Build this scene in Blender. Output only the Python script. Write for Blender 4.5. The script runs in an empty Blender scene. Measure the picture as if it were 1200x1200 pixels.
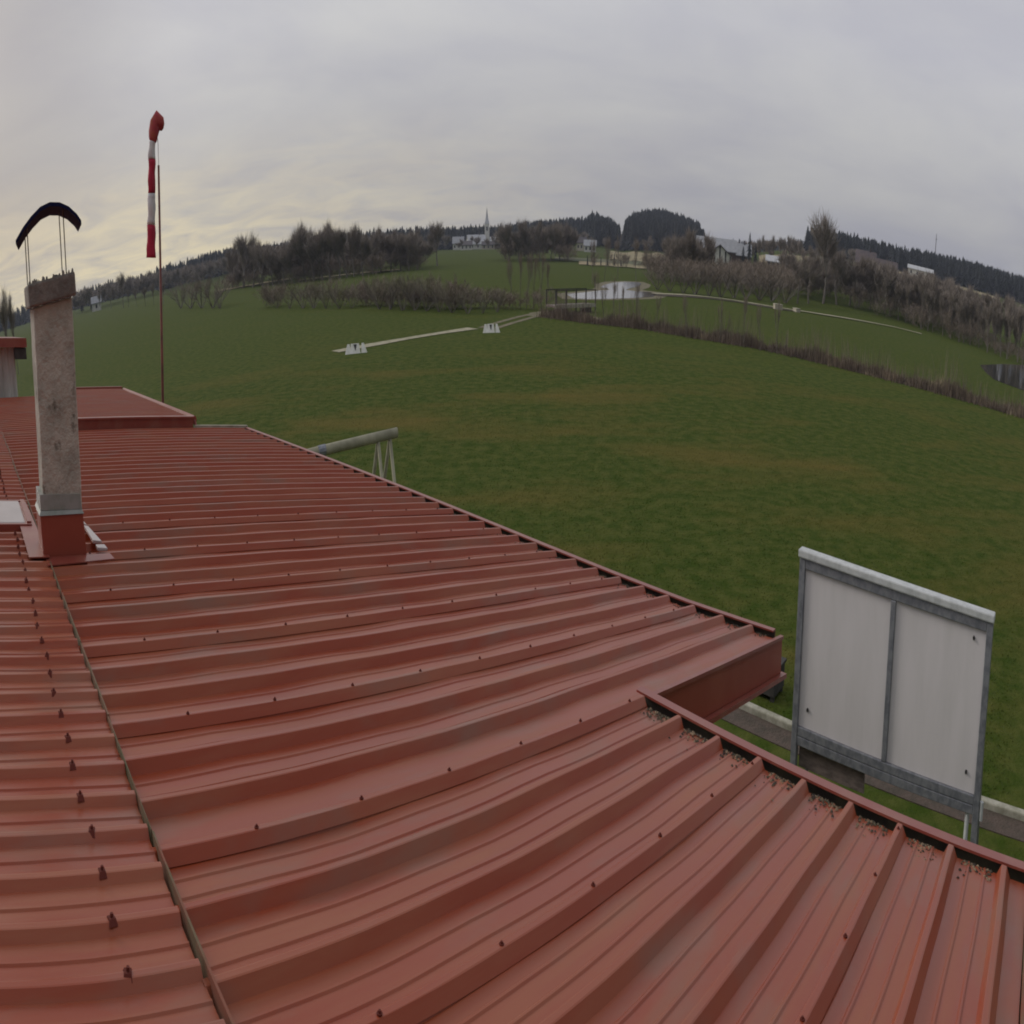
import bpy, math, random
from mathutils import Matrix, Vector
random.seed(7)
sc = bpy.context.scene
R = math.radians

# ------------------------------------------------------------------ camera
# a wide weather-camera lens: 86 degrees across, 43 degrees high, pitched down onto the roof
camd = bpy.data.cameras.new('camera')
cam = bpy.data.objects.new('camera', camd)
sc.collection.objects.link(cam)
sc.camera = cam
camd.type = 'PANO'
camd.clip_start = 0.05
camd.clip_end = 20000
HALF_LON, HALF_LAT, MID_LAT = .7482, .3749, .0321
def setcam(k, v):
    for t in (camd, getattr(camd, 'cycles', None)):
        if t is not None and hasattr(t, k):
            try:
                setattr(t, k, v); return
            except Exception:
                pass
setcam('panorama_type', 'EQUIRECTANGULAR')
setcam('longitude_min', -HALF_LON); setcam('longitude_max', HALF_LON)
setcam('latitude_min', MID_LAT - HALF_LAT); setcam('latitude_max', MID_LAT + HALF_LAT)
CAMZ = 5.0
cam.matrix_world = Matrix.Translation((0, 0, CAMZ)) @ Matrix.Rotation(math.pi/2 - .2335, 4, 'X') @ Matrix.Rotation(-.0023, 4, 'Z')

# ------------------------------------------------------------------ sky
SUN_AZ, SUN_EL = -62.0, 24.0        # compass-like: degrees from +Y towards +X
world = bpy.data.worlds.new('World'); sc.world = world; world.use_nodes = True
nt = world.node_tree; N = nt.nodes; L = nt.links; N.clear()
def nd(tree, kind, **kw):
    n = tree.nodes.new(kind)
    for k, v in kw.items():
        setattr(n, k, v)
    return n
out = nd(nt, 'ShaderNodeOutputWorld'); bg = nd(nt, 'ShaderNodeBackground'); bg.inputs[1].default_value = 0.1
sky = nd(nt, 'ShaderNodeTexSky', sky_type='NISHITA', sun_disc=False)
sky.sun_elevation = R(SUN_EL); sky.sun_rotation = R(SUN_AZ); sky.air_density = 1.5; sky.dust_density = 4
tc = nd(nt, 'ShaderNodeTexCoord')
sep = nd(nt, 'ShaderNodeSeparateXYZ'); L.new(tc.outputs['Generated'], sep.inputs[0])
def wmath(op, a, b=None, clamp=False):
    m = nd(nt, 'ShaderNodeMath', operation=op); m.use_clamp = clamp
    for i, v in enumerate((a, b)):
        if v is None: continue
        if isinstance(v, (int, float)): m.inputs[i].default_value = v
        else: L.new(v, m.inputs[i])
    return m.outputs[0]
# a flat cloud deck seen from below
zc = wmath('ADD', wmath('MAXIMUM', sep.outputs[2], 0.0), 0.10)
px = wmath('DIVIDE', sep.outputs[0], zc); py = wmath('DIVIDE', sep.outputs[1], zc)
comb = nd(nt, 'ShaderNodeCombineXYZ'); L.new(px, comb.inputs[0]); L.new(py, comb.inputs[1])
def wnoise(scale, detail, rough=.55, dist=.4):
    n = nd(nt, 'ShaderNodeTexNoise'); n.inputs['Scale'].default_value = scale
    n.inputs['Detail'].default_value = detail; n.inputs['Roughness'].default_value = rough
    n.inputs['Distortion'].default_value = dist
    L.new(comb.outputs[0], n.inputs['Vector']); return n.outputs['Fac']
n1 = wnoise(.55, 6); n2 = wnoise(1.6, 8, .6, .8)
cl = nd(nt, 'ShaderNodeValToRGB'); L.new(wmath('ADD', wmath('MULTIPLY', n1, .86), wmath('MULTIPLY', n2, .14)), cl.inputs[0])
cl.color_ramp.elements[0].position = .36; cl.color_ramp.elements[0].color = (5.0, 4.98, 5.5, 1)
cl.color_ramp.elements[1].position = .64; cl.color_ramp.elements[1].color = (6.15, 6.1, 6.12, 1)
grad = nd(nt, 'ShaderNodeMapRange'); L.new(sep.outputs[2], grad.inputs[0]); grad.inputs['From Max'].default_value = .17
grad.inputs['To Min'].default_value = .70; grad.inputs['To Max'].default_value = 1.04
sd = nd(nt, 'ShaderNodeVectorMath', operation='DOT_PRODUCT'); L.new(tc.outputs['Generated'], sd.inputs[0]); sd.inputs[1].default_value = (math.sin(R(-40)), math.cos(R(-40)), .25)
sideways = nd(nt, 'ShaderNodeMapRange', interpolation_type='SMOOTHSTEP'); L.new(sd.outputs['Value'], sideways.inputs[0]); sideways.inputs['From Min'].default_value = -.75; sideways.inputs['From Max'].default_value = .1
sideways.inputs['To Min'].default_value = .42; sideways.inputs['To Max'].default_value = 1.0  # added dimming of the unseen sky behind the camera, darkens near rib sides
bk = nd(nt, 'ShaderNodeVectorMath', operation='DOT_PRODUCT'); L.new(tc.outputs['Generated'], bk.inputs[0]); bk.inputs[1].default_value = (math.sin(R(-47))*.966, math.cos(R(-47))*.966, .259)
bank = nd(nt, 'ShaderNodeMapRange', interpolation_type='SMOOTHSTEP'); L.new(bk.outputs['Value'], bank.inputs[0]); bank.inputs['From Min'].default_value = .93; bank.inputs['From Max'].default_value = 1.0
bank.inputs['To Min'].default_value = 1.0; bank.inputs['To Max'].default_value = .74
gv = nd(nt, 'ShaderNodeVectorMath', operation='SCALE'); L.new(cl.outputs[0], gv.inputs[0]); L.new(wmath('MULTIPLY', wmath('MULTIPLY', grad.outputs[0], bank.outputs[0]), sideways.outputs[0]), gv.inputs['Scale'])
# thinner, lighter cloud low in the direction of the sun
gd = (math.sin(R(-37)) , math.cos(R(-37)), .05)
dot = nd(nt, 'ShaderNodeVectorMath', operation='DOT_PRODUCT'); L.new(tc.outputs['Generated'], dot.inputs[0]); dot.inputs[1].default_value = gd
az = wmath('POWER', wmath('MAXIMUM', dot.outputs['Value'], 0.0), 7.0)
low = nd(nt, 'ShaderNodeMapRange'); L.new(sep.outputs[2], low.inputs[0])
low.inputs['From Min'].default_value = .115; low.inputs['From Max'].default_value = .0
low.interpolation_type = 'SMOOTHSTEP'
brk = nd(nt, 'ShaderNodeMapRange'); L.new(n2, brk.inputs[0]); brk.inputs['From Min'].default_value = .3; brk.inputs['From Max'].default_value = .62
brk.inputs['To Min'].default_value = .3
glow = wmath('MULTIPLY', wmath('MULTIPLY', az, low.outputs[0]), brk.outputs[0], True)
gm = nd(nt, 'ShaderNodeMix', data_type='RGBA'); L.new(glow, gm.inputs[0]); L.new(gv.outputs[0], gm.inputs[6]); gm.inputs[7].default_value = (9.4, 8.1, 5.1, 1)
cm = nd(nt, 'ShaderNodeMix', data_type='RGBA'); cm.inputs[0].default_value = .93
L.new(sky.outputs[0], cm.inputs[6]); L.new(gm.outputs[2], cm.inputs[7])
L.new(cm.outputs[2], bg.inputs[0]); L.new(bg.outputs[0], out.inputs[0])

sund = bpy.data.lights.new('sun', 'SUN'); sund.energy = 1.1; sund.angle = R(18); sund.color = (1, .95, .86)
sun = bpy.data.objects.new('sun', sund); sc.collection.objects.link(sun)
sdir = Vector((math.sin(R(SUN_AZ))*math.cos(R(SUN_EL)), math.cos(R(SUN_AZ))*math.cos(R(SUN_EL)), math.sin(R(SUN_EL))))
sun.rotation_euler = sdir.to_track_quat('Z', 'Y').to_euler()

sc.view_settings.view_transform = 'Standard'; sc.view_settings.look = 'None'
sc.view_settings.exposure = 0.0; sc.view_settings.gamma = 1.0
sc.render.engine = 'CYCLES'
sc.cycles.use_denoising = True
sc.cycles.max_bounces = 5; sc.cycles.volume_bounces = 1; sc.cycles.transparent_max_bounces = 8
sc.cycles.caustics_reflective = False; sc.cycles.caustics_refractive = False
sc.cycles.pixel_filter_type = 'BLACKMAN_HARRIS'; sc.cycles.filter_width = 1.9

# ------------------------------------------------------------------ materials
def mat(name, col, rough=.6, col2=None, scale=3., detail=5., lo=.4, hi=.62, bump=0., bscale=None, stretch=None,
        metallic=0., spec=.5, col3=None, scale3=.5, lo3=.5, hi3=.7, stretch3=None, coord='Object', rough2=None):
    m = bpy.data.materials.new(name); m.use_nodes = True
    t = m.node_tree; b = t.nodes['Principled BSDF']
    b.inputs['Base Color'].default_value = (*col, 1); b.inputs['Roughness'].default_value = rough
    b.inputs['Metallic'].default_value = metallic; b.inputs['Specular IOR Level'].default_value = spec
    tcn = t.nodes.new('ShaderNodeTexCoord')
    def noise(s, d, st):
        mp = t.nodes.new('ShaderNodeMapping'); t.links.new(tcn.outputs[coord], mp.inputs[0])
        mp.inputs['Scale'].default_value = st or (1, 1, 1)
        n = t.nodes.new('ShaderNodeTexNoise'); n.inputs['Scale'].default_value = s; n.inputs['Detail'].default_value = d
        n.inputs['Roughness'].default_value = .6
        t.links.new(mp.outputs[0], n.inputs['Vector']); return n.outputs['Fac']
    cur = None
    if col2:
        f = noise(scale, detail, stretch)
        r = t.nodes.new('ShaderNodeMapRange'); r.inputs['From Min'].default_value = lo; r.inputs['From Max'].default_value = hi
        t.links.new(f, r.inputs[0])
        mx = t.nodes.new('ShaderNodeMix'); mx.data_type = 'RGBA'; t.links.new(r.outputs[0], mx.inputs[0])
        mx.inputs[6].default_value = (*col, 1); mx.inputs[7].default_value = (*col2, 1); cur = mx.outputs[2]
        if rough2 is not None:
            rr = t.nodes.new('ShaderNodeMapRange'); t.links.new(r.outputs[0], rr.inputs[0])
            rr.inputs['To Min'].default_value = rough; rr.inputs['To Max'].default_value = rough2
            t.links.new(rr.outputs[0], b.inputs['Roughness'])
    if col3:
        f = noise(scale3, 4, stretch3)
        r = t.nodes.new('ShaderNodeMapRange'); r.inputs['From Min'].default_value = lo3; r.inputs['From Max'].default_value = hi3
        t.links.new(f, r.inputs[0])
        mx = t.nodes.new('ShaderNodeMix'); mx.data_type = 'RGBA'; t.links.new(r.outputs[0], mx.inputs[0])
        if cur: t.links.new(cur, mx.inputs[6])
        else: mx.inputs[6].default_value = (*col, 1)
        mx.inputs[7].default_value = (*col3, 1); cur = mx.outputs[2]
    if cur: t.links.new(cur, b.inputs['Base Color'])
    if bump:
        f = noise(bscale or scale*2, 5, None)
        bp = t.nodes.new('ShaderNodeBump'); bp.inputs['Strength'].default_value = bump; bp.inputs['Distance'].default_value = .05
        t.links.new(f, bp.inputs['Height']); t.links.new(bp.outputs[0], b.inputs['Normal'])
    return m
M = {}
M['grass'] = mat('meadow_grass', (.046, .074, .010), .97, (.092, .106, .024), 1.7, 12, .38, .64, bump=1.0, bscale=7,
                 stretch=(1, 1, 1), spec=.04, col3=(.150, .112, .030), scale3=.14, lo3=.48, hi3=.76, stretch3=(.5, 1.3, 1))
t = M['grass'].node_tree; b = t.nodes['Principled BSDF']
mix2 = b.inputs['Base Color'].links[0].from_node; fac = mix2.inputs[0].links[0].from_socket
gq = t.nodes.new('ShaderNodeNewGeometry'); ln = t.nodes.new('ShaderNodeVectorMath'); ln.operation = 'LENGTH'; t.links.new(gq.outputs['Position'], ln.inputs[0])
mr = t.nodes.new('ShaderNodeMapRange'); t.links.new(ln.outputs['Value'], mr.inputs[0]); mr.inputs['From Min'].default_value = 42; mr.inputs['From Max'].default_value = 72
mr.inputs['To Min'].default_value = 1; mr.inputs['To Max'].default_value = .12
ml = t.nodes.new('ShaderNodeMath'); ml.operation = 'MULTIPLY'; t.links.new(fac, ml.inputs[0]); t.links.new(mr.outputs[0], ml.inputs[1]); t.links.new(ml.outputs[0], mix2.inputs[0])
M['roof'] = mat('red_coated_sheet', (.31, .056, .020), .32, (.35, .115, .055), 3.2, 12, .42, .74, bump=.03, bscale=2.2,
                stretch=(.22, 3.0, 1), rough2=.48, spec=.36, col3=(.25, .125, .085), scale3=2.1, lo3=.52, hi3=.80, stretch3=(.5, 1.6, 1))
M['trim'] = mat('red_edge_trim', (.27, .060, .042), .35, (.30, .105, .07), 4, 5, .45, .7, spec=.5)
M['fascia'] = mat('dark_red_fascia', (.29, .052, .026), .5, (.33, .075, .04), 2, 4, .45, .7)
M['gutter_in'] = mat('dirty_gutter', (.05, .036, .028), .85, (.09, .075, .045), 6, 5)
M['moss'] = mat('mossy_edge', (.19, .125, .07), .85, (.11, .10, .045), 9, 6, .4, .6, col3=(.25, .085, .05), scale3=2.5, lo3=.46, hi3=.6)
M['leaf'] = mat('dry_leaf_bits', (.30, .22, .14), .9, (.18, .13, .08), 20, 3)
M['screw'] = mat('dark_screw', (.13, .032, .024), .8, spec=.1)
M['render'] = mat('weathered_render', (.50, .48, .41), .9, (.35, .34, .29), 5, 8, .42, .66, bump=.5, bscale=25,
                  col3=(.075, .07, .05), scale3=7, lo3=.60, hi3=.70)
M['capstone'] = mat('old_concrete_cap', (.28, .26, .23), .9, (.16, .15, .135), 7, 7, bump=.4, bscale=20)
M['lead'] = mat('grey_flashing', (.32, .33, .31), .5, (.22, .25, .21), 6, 5, metallic=.2)
M['cowl'] = mat('dark_cowl_sheet', (.006, .010, .055), .7, (.012, .016, .06), 5, 4, spec=.1)
M['rod'] = mat('thin_steel_rod', (.25, .22, .18), .5, metallic=.6)
M['skylight'] = mat('cloudy_rooflight', (.50, .44, .43), .3, (.42, .37, .36), 2, 4)
M['wallsheet'] = mat('white_wall_sheet', (.72, .70, .67), .5, (.45, .43, .40), 2, 4, stretch=(1, 1, .3))
M['steel'] = mat('galvanised_steel', (.30, .31, .34), .45, (.19, .20, .23), 14, 6, .4, .62, metallic=.35)
M['steel_top'] = mat('pale_galvanised_top', (.62, .64, .64), .5, (.50, .52, .52), 10, 4)
M['board'] = mat('pale_board', (.76, .72, .73), .5, (.68, .65, .65), 1.6, 7, .4, .7, stretch=(1, 2.5, .6))
M['bolt'] = mat('black_bolt', (.02, .02, .02), .5)
M['plank'] = mat('weathered_plank', (.24, .19, .17), .85, (.14, .11, .10), 6, 6, stretch=(4, 1, 4))
M['kerb'] = mat('pale_kerb_stone', (.46, .44, .36), .85, (.30, .29, .22), 5, 6, bump=.3)
M['soil'] = mat('bare_soil', (.105, .075, .058), .95, (.07, .055, .04), 4, 7, bump=.6, bscale=14)
M['pole'] = mat('rusty_red_pole', (.22, .06, .045), .6, (.12, .035, .03), 4, 4)
M['red'] = mat('red_sock_cloth', (.48, .018, .06), .8, (.36, .015, .045), 7, 4)
M['faded'] = mat('faded_red_cloth', (.40, .05, .07), .8, (.42, .10, .06), 6, 4)
M['white'] = mat('white_cloth', (.72, .72, .72), .8, (.58, .58, .60), 7, 4)
M['marker'] = mat('white_marker_board', (.82, .82, .76), .6, (.70, .70, .62), 3, 4)
M['dark'] = mat('dark_timber', (.035, .033, .032), .8, (.06, .055, .05), 6, 4)
M['beam'] = mat('pale_weathered_beam', (.40, .38, .27), .85, (.28, .27, .19), 3, 5)
M['bark'] = mat('grey_bark', (.20, .175, .155), .95, (.13, .115, .10), 2, 4)
M['twig'] = mat('bare_twigs', (.29, .245, .205), .95, (.22, .19, .165), .6, 4)
M['twig_red'] = mat('reddish_twigs', (.26, .205, .16), .95, (.20, .165, .135), .6, 4)
M['twig_green'] = mat('greenish_twigs', (.20, .18, .11), .95, (.17, .145, .10), .6, 4)
M['needle'] = mat('dark_needles', (.020, .026, .028), .95, (.030, .034, .034), .3, 4)
M['reed'] = mat('dry_brown_reeds', (.20, .150, .110), .95, (.12, .09, .07), .5, 6, .4, .6, col3=(.42, .34, .22), scale3=.28, lo3=.58, hi3=.68)
M['stubble'] = mat('pale_stubble', (.34, .27, .15), .95, (.21, .19, .09), .05, 5)
M['meadow2'] = mat('far_pasture', (.085, .105, .04), .95, (.13, .115, .055), .04, 5)
M['gravel'] = mat('pale_gravel', (.42, .38, .27), .9, (.26, .25, .15), 1.6, 6)
M['track'] = mat('worn_track', (.20, .165, .10), .95, (.11, .11, .05), 1.2, 6)
wm = bpy.data.materials.new('pond_water'); wm.use_nodes = True; b = wm.node_tree.nodes['Principled BSDF']
b.inputs['Base Color'].default_value = (.03, .035, .035, 1); b.inputs['Roughness'].default_value = .07; b.inputs['IOR'].default_value = 1.6
M['water'] = wm
for k, c in {'h_white': (.70, .69, .64), 'h_cream': (.55, .50, .40), 'h_brown': (.10, .065, .05), 'h_dark': (.035, .035, .04)}.items():
    M[k] = mat(k.replace('h_', 'plaster_'), c, .85, tuple(x*.85 for x in c), 1.5, 4)
M['r_grey'] = mat('grey_roof', (.34, .35, .37), .6, (.27, .28, .30), 1, 4)
M['r_light'] = mat('light_roof', (.55, .56, .58), .6, (.46, .47, .49), 1, 4)
M['r_dark'] = mat('dark_roof_tiles', (.075, .07, .075), .8, (.11, .09, .09), 1, 4)
M['r_red'] = mat('brown_red_tiles', (.13, .10, .10), .8, (.09, .075, .08), 1, 4)
M['pane'] = mat('dark_pane', (.03, .035, .045), .15)

# ------------------------------------------------------------------ helpers
class MB:
    def __init__(s): s.v = []; s.f = []; s.mi = []; s.cur = 0
    def add(s, vs, fs):
        o = len(s.v); s.v.extend([tuple(p) for p in vs]); s.f.extend([tuple(i+o for i in f) for f in fs]); s.mi.extend([s.cur]*len(fs))
    def quad(s, a, b, c, d): s.add([a, b, c, d], [(0, 1, 2, 3)])
    def box(s, x0, x1, y0, y1, z0, z1, top=None):
        vs = [(x0, y0, z0), (x1, y0, z0), (x1, y1, z0), (x0, y1, z0), (x0, y0, z1), (x1, y0, z1), (x1, y1, z1), (x0, y1, z1)]
        s.add(vs, [(3, 2, 1, 0), (4, 5, 6, 7), (0, 1, 5, 4), (1, 2, 6, 5), (2, 3, 7, 6), (3, 0, 4, 7)])
    def hexa(s, bot, top): s.add(list(bot)+list(top), [(3, 2, 1, 0), (4, 5, 6, 7), (0, 1, 5, 4), (1, 2, 6, 5), (2, 3, 7, 6), (3, 0, 4, 7)])
    def tube(s, pts, rad, n=8, cap=True, ez=1.):
        rad = rad if isinstance(rad, (list, tuple)) else [rad]*len(pts)
        P = [Vector(p) for p in pts]; rings = []
        for i, p in enumerate(P):
            d = (P[min(i+1, len(P)-1)]-P[max(i-1, 0)]).normalized()
            a = d.cross(Vector((0, 0, 1)) if abs(d.z) < .95 else Vector((1, 0, 0))).normalized(); c = d.cross(a)
            rings.append([p+(a*math.cos(2*math.pi*k/n)+c*math.sin(2*math.pi*k/n)*ez)*rad[i] for k in range(n)])
        fs = [(i*n+k, i*n+(k+1) % n, (i+1)*n+(k+1) % n, (i+1)*n+k) for i in range(len(P)-1) for k in range(n)]
        if cap: fs += [tuple(range(n))[::-1], tuple((len(P)-1)*n+k for k in range(n))]
        s.add([q for r_ in rings for q in r_], fs)
    def mesh(s, name, mats, smooth=False):
        me = bpy.data.meshes.new(name); me.from_pydata(s.v, [], s.f)
        mats = mats if isinstance(mats, (list, tuple)) else [mats]
        for m in mats: me.materials.append(m)
        if len(mats) > 1: me.polygons.foreach_set('material_index', s.mi)
        if smooth: me.polygons.foreach_set('use_smooth', [True]*len(me.polygons))
        me.update(); return me
    def build(s, name, mats, parent=None, smooth=False, bevel=0):
        return link(name, s.mesh(name, mats, smooth), parent, bevel)
def link(name, me, parent=None, bevel=0):
    o = bpy.data.objects.new(name, me); sc.collection.objects.link(o)
    if parent: o.parent = parent
    if bevel:
        b = o.modifiers.new('bevel', 'BEVEL'); b.width = bevel; b.segments = 2; b.limit_method = 'ANGLE'
    return o
def tag(o, label=None, cat=None, group=None, kind=None):
    if label: o['label'] = label
    if cat: o['category'] = cat
    if group: o['group'] = group
    if kind: o['kind'] = kind
    return o
def empty(name, loc=(0, 0, 0), rz=0):
    o = bpy.data.objects.new(name, None); o.empty_display_size = .3; sc.collection.objects.link(o)
    o.location = loc; o.rotation_euler = (0, 0, rz); return o
def copy_tree(o, parent=None):
    c = o.copy(); sc.collection.objects.link(c); c.parent = parent
    for ch in list(o.children): copy_tree(ch, c)
    return c
def sm(a, b, x):
    t = min(1, max(0, (x-a)/(b-a))); return t*t*(3-2*t)
def interp(tab, x):
    if x <= tab[0][0]: return tab[0][1]
    for (a, u), (b_, w) in zip(tab, tab[1:]):
        if x <= b_: return u+(w-u)*(x-a)/(b_-a)
    return tab[-1][1]
def pol(azd, d): return (d*math.sin(R(azd)), d*math.cos(R(azd)))

# ------------------------------------------------------------------ terrain
SKY = [(-60, .5), (-42, .45), (-37.8, .2), (-34.9, .2), (-28.6, .25), (-27.1, .55), (-25, .75), (-23.5, .81), (-20.8, .61), (-11.1, .63), (-5.5, .57),
       (-.7, .53), (1.4, .81), (6.0, 1.02), (6.5, 1.24), (8.0, 1.03), (8.9, .68), (9.3, 1.0), (9.9, 1.28), (11.8, 1.5), (13.9, 1.36), (15.2, 1.09),
       (15.9, .59), (20.9, .87), (26.7, 1.5), (29.9, 1.49), (32.2, 1.27), (33.0, 1.58), (34.8, 1.63), (38.3, 1.73), (41.8, 1.69), (70, 1.5)]
TREE_H = 13.0
def ridge(a): return max(0, 5+820*math.tan(R(interp(SKY, a)))-TREE_H)
def gz(x, y):
    r = math.hypot(x, y)
    if r < 150: return 0.
    a = math.degrees(math.atan2(x, y))
    lin = sm(14, 24, a)*9.5*max(0, min(1, (r-170)/330))
    if a > 75: lin *= 1-sm(75, 110, a)
    z = lin+(ridge(a)-lin)*sm(470, 790, r) if -70 < a < 80 else lin+(3-lin)*sm(470, 790, r)
    return z+.25*math.sin(x*.013+1)*math.sin(y*.017)*sm(150, 300, r)
g = MB(); NA = 360
rad = [1.5]
while rad[-1] < 1400: rad.append(rad[-1]*1.045+.3)
vs = [(0, 0, 0)]
for r_ in rad:
    for k in range(NA):
        a = 2*math.pi*k/NA; x, y = r_*math.sin(a), r_*math.cos(a); vs.append((x, y, gz(x, y)))
fs = [(0, 1+(k+1) % NA, 1+k) for k in range(NA)]
for i in range(len(rad)-1):
    for k in range(NA):
        a = 1+i*NA+k; b_ = 1+i*NA+(k+1) % NA; fs.append((a, b_, b_+NA, a+NA))
g.add(vs, fs); tag(g.build('ground', M['grass'], smooth=True), kind='structure')

def patch(name, pts, m, dz=.03, sub=0):
    """a flat field or water sheet laid on the ground"""
    b = MB(); b.add([(x, y, gz(x, y)+dz) for x, y in pts], [tuple(range(len(pts)))[::-1]]); return tag(b.build(name, m), kind='structure')
def sector(name, a0, a1, r0, r1, m, dz=.12, wob=0.):
    b = MB(); na, nr = max(6, int((a1-a0)*4)), 8; vs = []
    for i in range(na+1):
        for j in range(nr+1):
            a = a0+(a1-a0)*i/na; r_ = r0+(r1-r0)*j/nr
            r_ *= 1+wob*math.sin(i*.9)*(1 if j in (0, nr) else .5)
            x, y = pol(a, r_); vs.append((x, y, gz(x, y)+dz))
    b.add(vs, [(i*(nr+1)+j, i*(nr+1)+j+1, (i+1)*(nr+1)+j+1, (i+1)*(nr+1)+j) for i in range(na) for j in range(nr)])
    return tag(b.build(name, m, smooth=True), kind='structure')
sector('stubble_field', 5.5, 15, 262, 300, M['stubble'], .15, .01)
sector('stubble_field', 8, 17, 345, 520, M['stubble'], .15, .02)
sector('far_pasture', 3.5, 16, 302, 343, M['meadow2'], .15)
sector('stubble_field', 20.2, 24.5, 330, 420, M['stubble'], .15, .02)
sector('far_pasture', 16, 24, 260, 328, M['meadow2'], .15)
sector('stubble_field', 29.5, 40, 455, 500, M['stubble'], .15, .01)
sector('far_pasture', 25, 36, 380, 450, M['meadow2'], .15, .02)
sector('stubble_field', -24.2, -18.2, 262, 275, M['stubble'], .15, .005)
sector('stubble_field', -17.5, -9, 238, 245, M['stubble'], .15, .005)
patch('pond_bank', [(7.5, 120.5), (12, 127), (15, 132), (16.8, 139), (17.8, 149), (21.6, 160), (26.5, 166), (32, 168), (32, 158), (29.5, 148), (26.4, 139.5), (30, 135.5), (29.5, 129), (26.5, 121.5), (21.8, 116.3), (16, 111.8), (11.5, 109.6), (8, 110.8)][::-1], M['track'], .012)
patch('pond', [(9.3, 119.9), (13.1, 125.0), (16.1, 130.3), (18.9, 133.9), (19.1, 138.3), (17.8, 139.7), (19.8, 148.2), (22.9, 157.0), (26.8, 163.0), (30.2, 164.6), (29.9, 158.9), (27.3, 149.0), (24.3, 141.9), (22.4, 136.3), (24.2, 134.5), (27.2, 134.9), (27.6, 130.6), (25.4, 123.6), (21.3, 118.3), (16.2, 113.8), (12.4, 111.3), (10.0, 111.9)][::-1], M['water'])
def ribbon(name, pts, w, m, dz):
    b = MB(); l = []
    for i, (x, y) in enumerate(pts):
        p, q = pts[max(0, i-1)], pts[min(len(pts)-1, i+1)]; d = math.hypot(q[0]-p[0], q[1]-p[1]); nx, ny = -(q[1]-p[1])/d, (q[0]-p[0])/d
        k = w*(1+.25*math.sin(i*1.9)); l += [(x+nx*k, y+ny*k, gz(x, y)+dz), (x-nx*k, y-ny*k, gz(x, y)+dz)]
    b.add(l, [(2*i, 2*i+1, 2*i+3, 2*i+2) for i in range(len(pts)-1)]); return tag(b.build(name, m), kind='structure')
ribbon('gravel_path', [(26.7, 129.8), (33.8, 133.5), (39.4, 134.1), (43.9, 132.9), (46.8, 130.9), (50.5, 129.1), (54.8, 128.4), (61.1, 128.4), (69.2, 129.4), (79.6, 129.6), (84.5, 126.1)], .95, M['gravel'], .10)
ribbon('ditch', [(26.7, 127.2), (33.8, 130.6), (39.4, 131.2), (43.9, 130), (46.8, 128), (50.5, 126.4), (54.8, 125.9)], .9, M['soil'], .06)
for i, (x, y) in enumerate([(50.5, 125.5), (54.5, 125.6)]):
    o = empty('storage_box', (x, y, gz(x, y)), .4*i); tag(o, ['white box standing on the gravel path left of the tall dark tree', 'smaller white box right of the other one on the gravel path'][i], 'box')
    k = 1-.3*i; b = MB(); b.box(-.8*k, .8*k, -.5, .5, .0, .50*k); b.build('box', M['h_cream'], o, bevel=.02)
    b = MB(); b.box(-.85*k, .85*k, -.55, .55, .50*k+.002, .50*k+.05); b.build('lid', M['h_cream'], o)
patch('pond', [(71.5, 89.0), (85.2, 99.2), (98.8, 108.2), (118.7, 117.7), (61.2, 60.1), (64.2, 69.9), (63.3, 71.9), (62.8, 74.7), (65.9, 80.4)], M['water'])
# creek bank track: two worn ruts from the beam to the footbridge
for off in (-.75, .85):
    c = [(-2.6, 75), (-.6, 80), (1.6, 85), (3.8, 89), (6.4, 91.5)]
    b = MB(); l = []
    for i, (x, y) in enumerate(c):
        l += [(x-.35+off, y-off*.5, .02), (x+.35+off, y-off*.5-.3, .02)]
    b.add(l, [(2*i, 2*i+1, 2*i+3, 2*i+2) for i in range(len(c)-1)])
    tag(b.build('dirt_track', M['track']), kind='structure')
c = [(5.0, 92.6), (8.5, 89.6), (12, 84), (11.5, 80), (6.5, 82.5), (1.8, 86.5), (2.4, 90)]
patch('bare_bank', c, M['track'], .012)

# ------------------------------------------------------------------ foreground building (local x = down the roof, local y = along the eaves)
B45 = R(45)
bld = empty('metal_roofed_building', (0, 0, 0), B45)
tag(bld, 'long low building with ribbed red metal roof and chimney filling the foreground', 'building')
TL = .1352; TU = math.tan(R(9.5))
def zl(u): return 3.85-TL*u
ZE = zl(.6)
def zu(u): return ZE+.035+TU*(.6-u)
def eave(v): return 3.91+.055*v if v < 2.72 else interp([(2.72, 6.72), (3.6, 6.52), (5, 6.40), (8, 6.32), (11, 6.22), (14.8, 6.13)], v)
PER = .3245
def sheet(vlist, zf, u0f, u1f, rib_h, base, top, ribs, grooves, mb, seg=14):
    """vlist: sorted profile of (v, dz) swept down the slope"""
    rows = []
    for v, dz in vlist:
        u0, u1 = u0f(v), u1f(v); row = []
        for i in range(seg+1):
            u = u0+(u1-u0)*i/seg
            w = .0022*math.sin(u*3.1+v*5)+.0016*math.sin(u*7.3-v*2.1)
            row.append((u, v+w*.6, zf(u)+dz+w*(1 if dz < rib_h*.5 else .4)))
        rows.append(row)
    n = seg+1
    mb.add([p for r_ in rows for p in r_], [(a*n+i, a*n+i+1, (a+1)*n+i+1, (a+1)*n+i) for a in range(len(rows)-1) for i in range(seg)])
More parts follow.
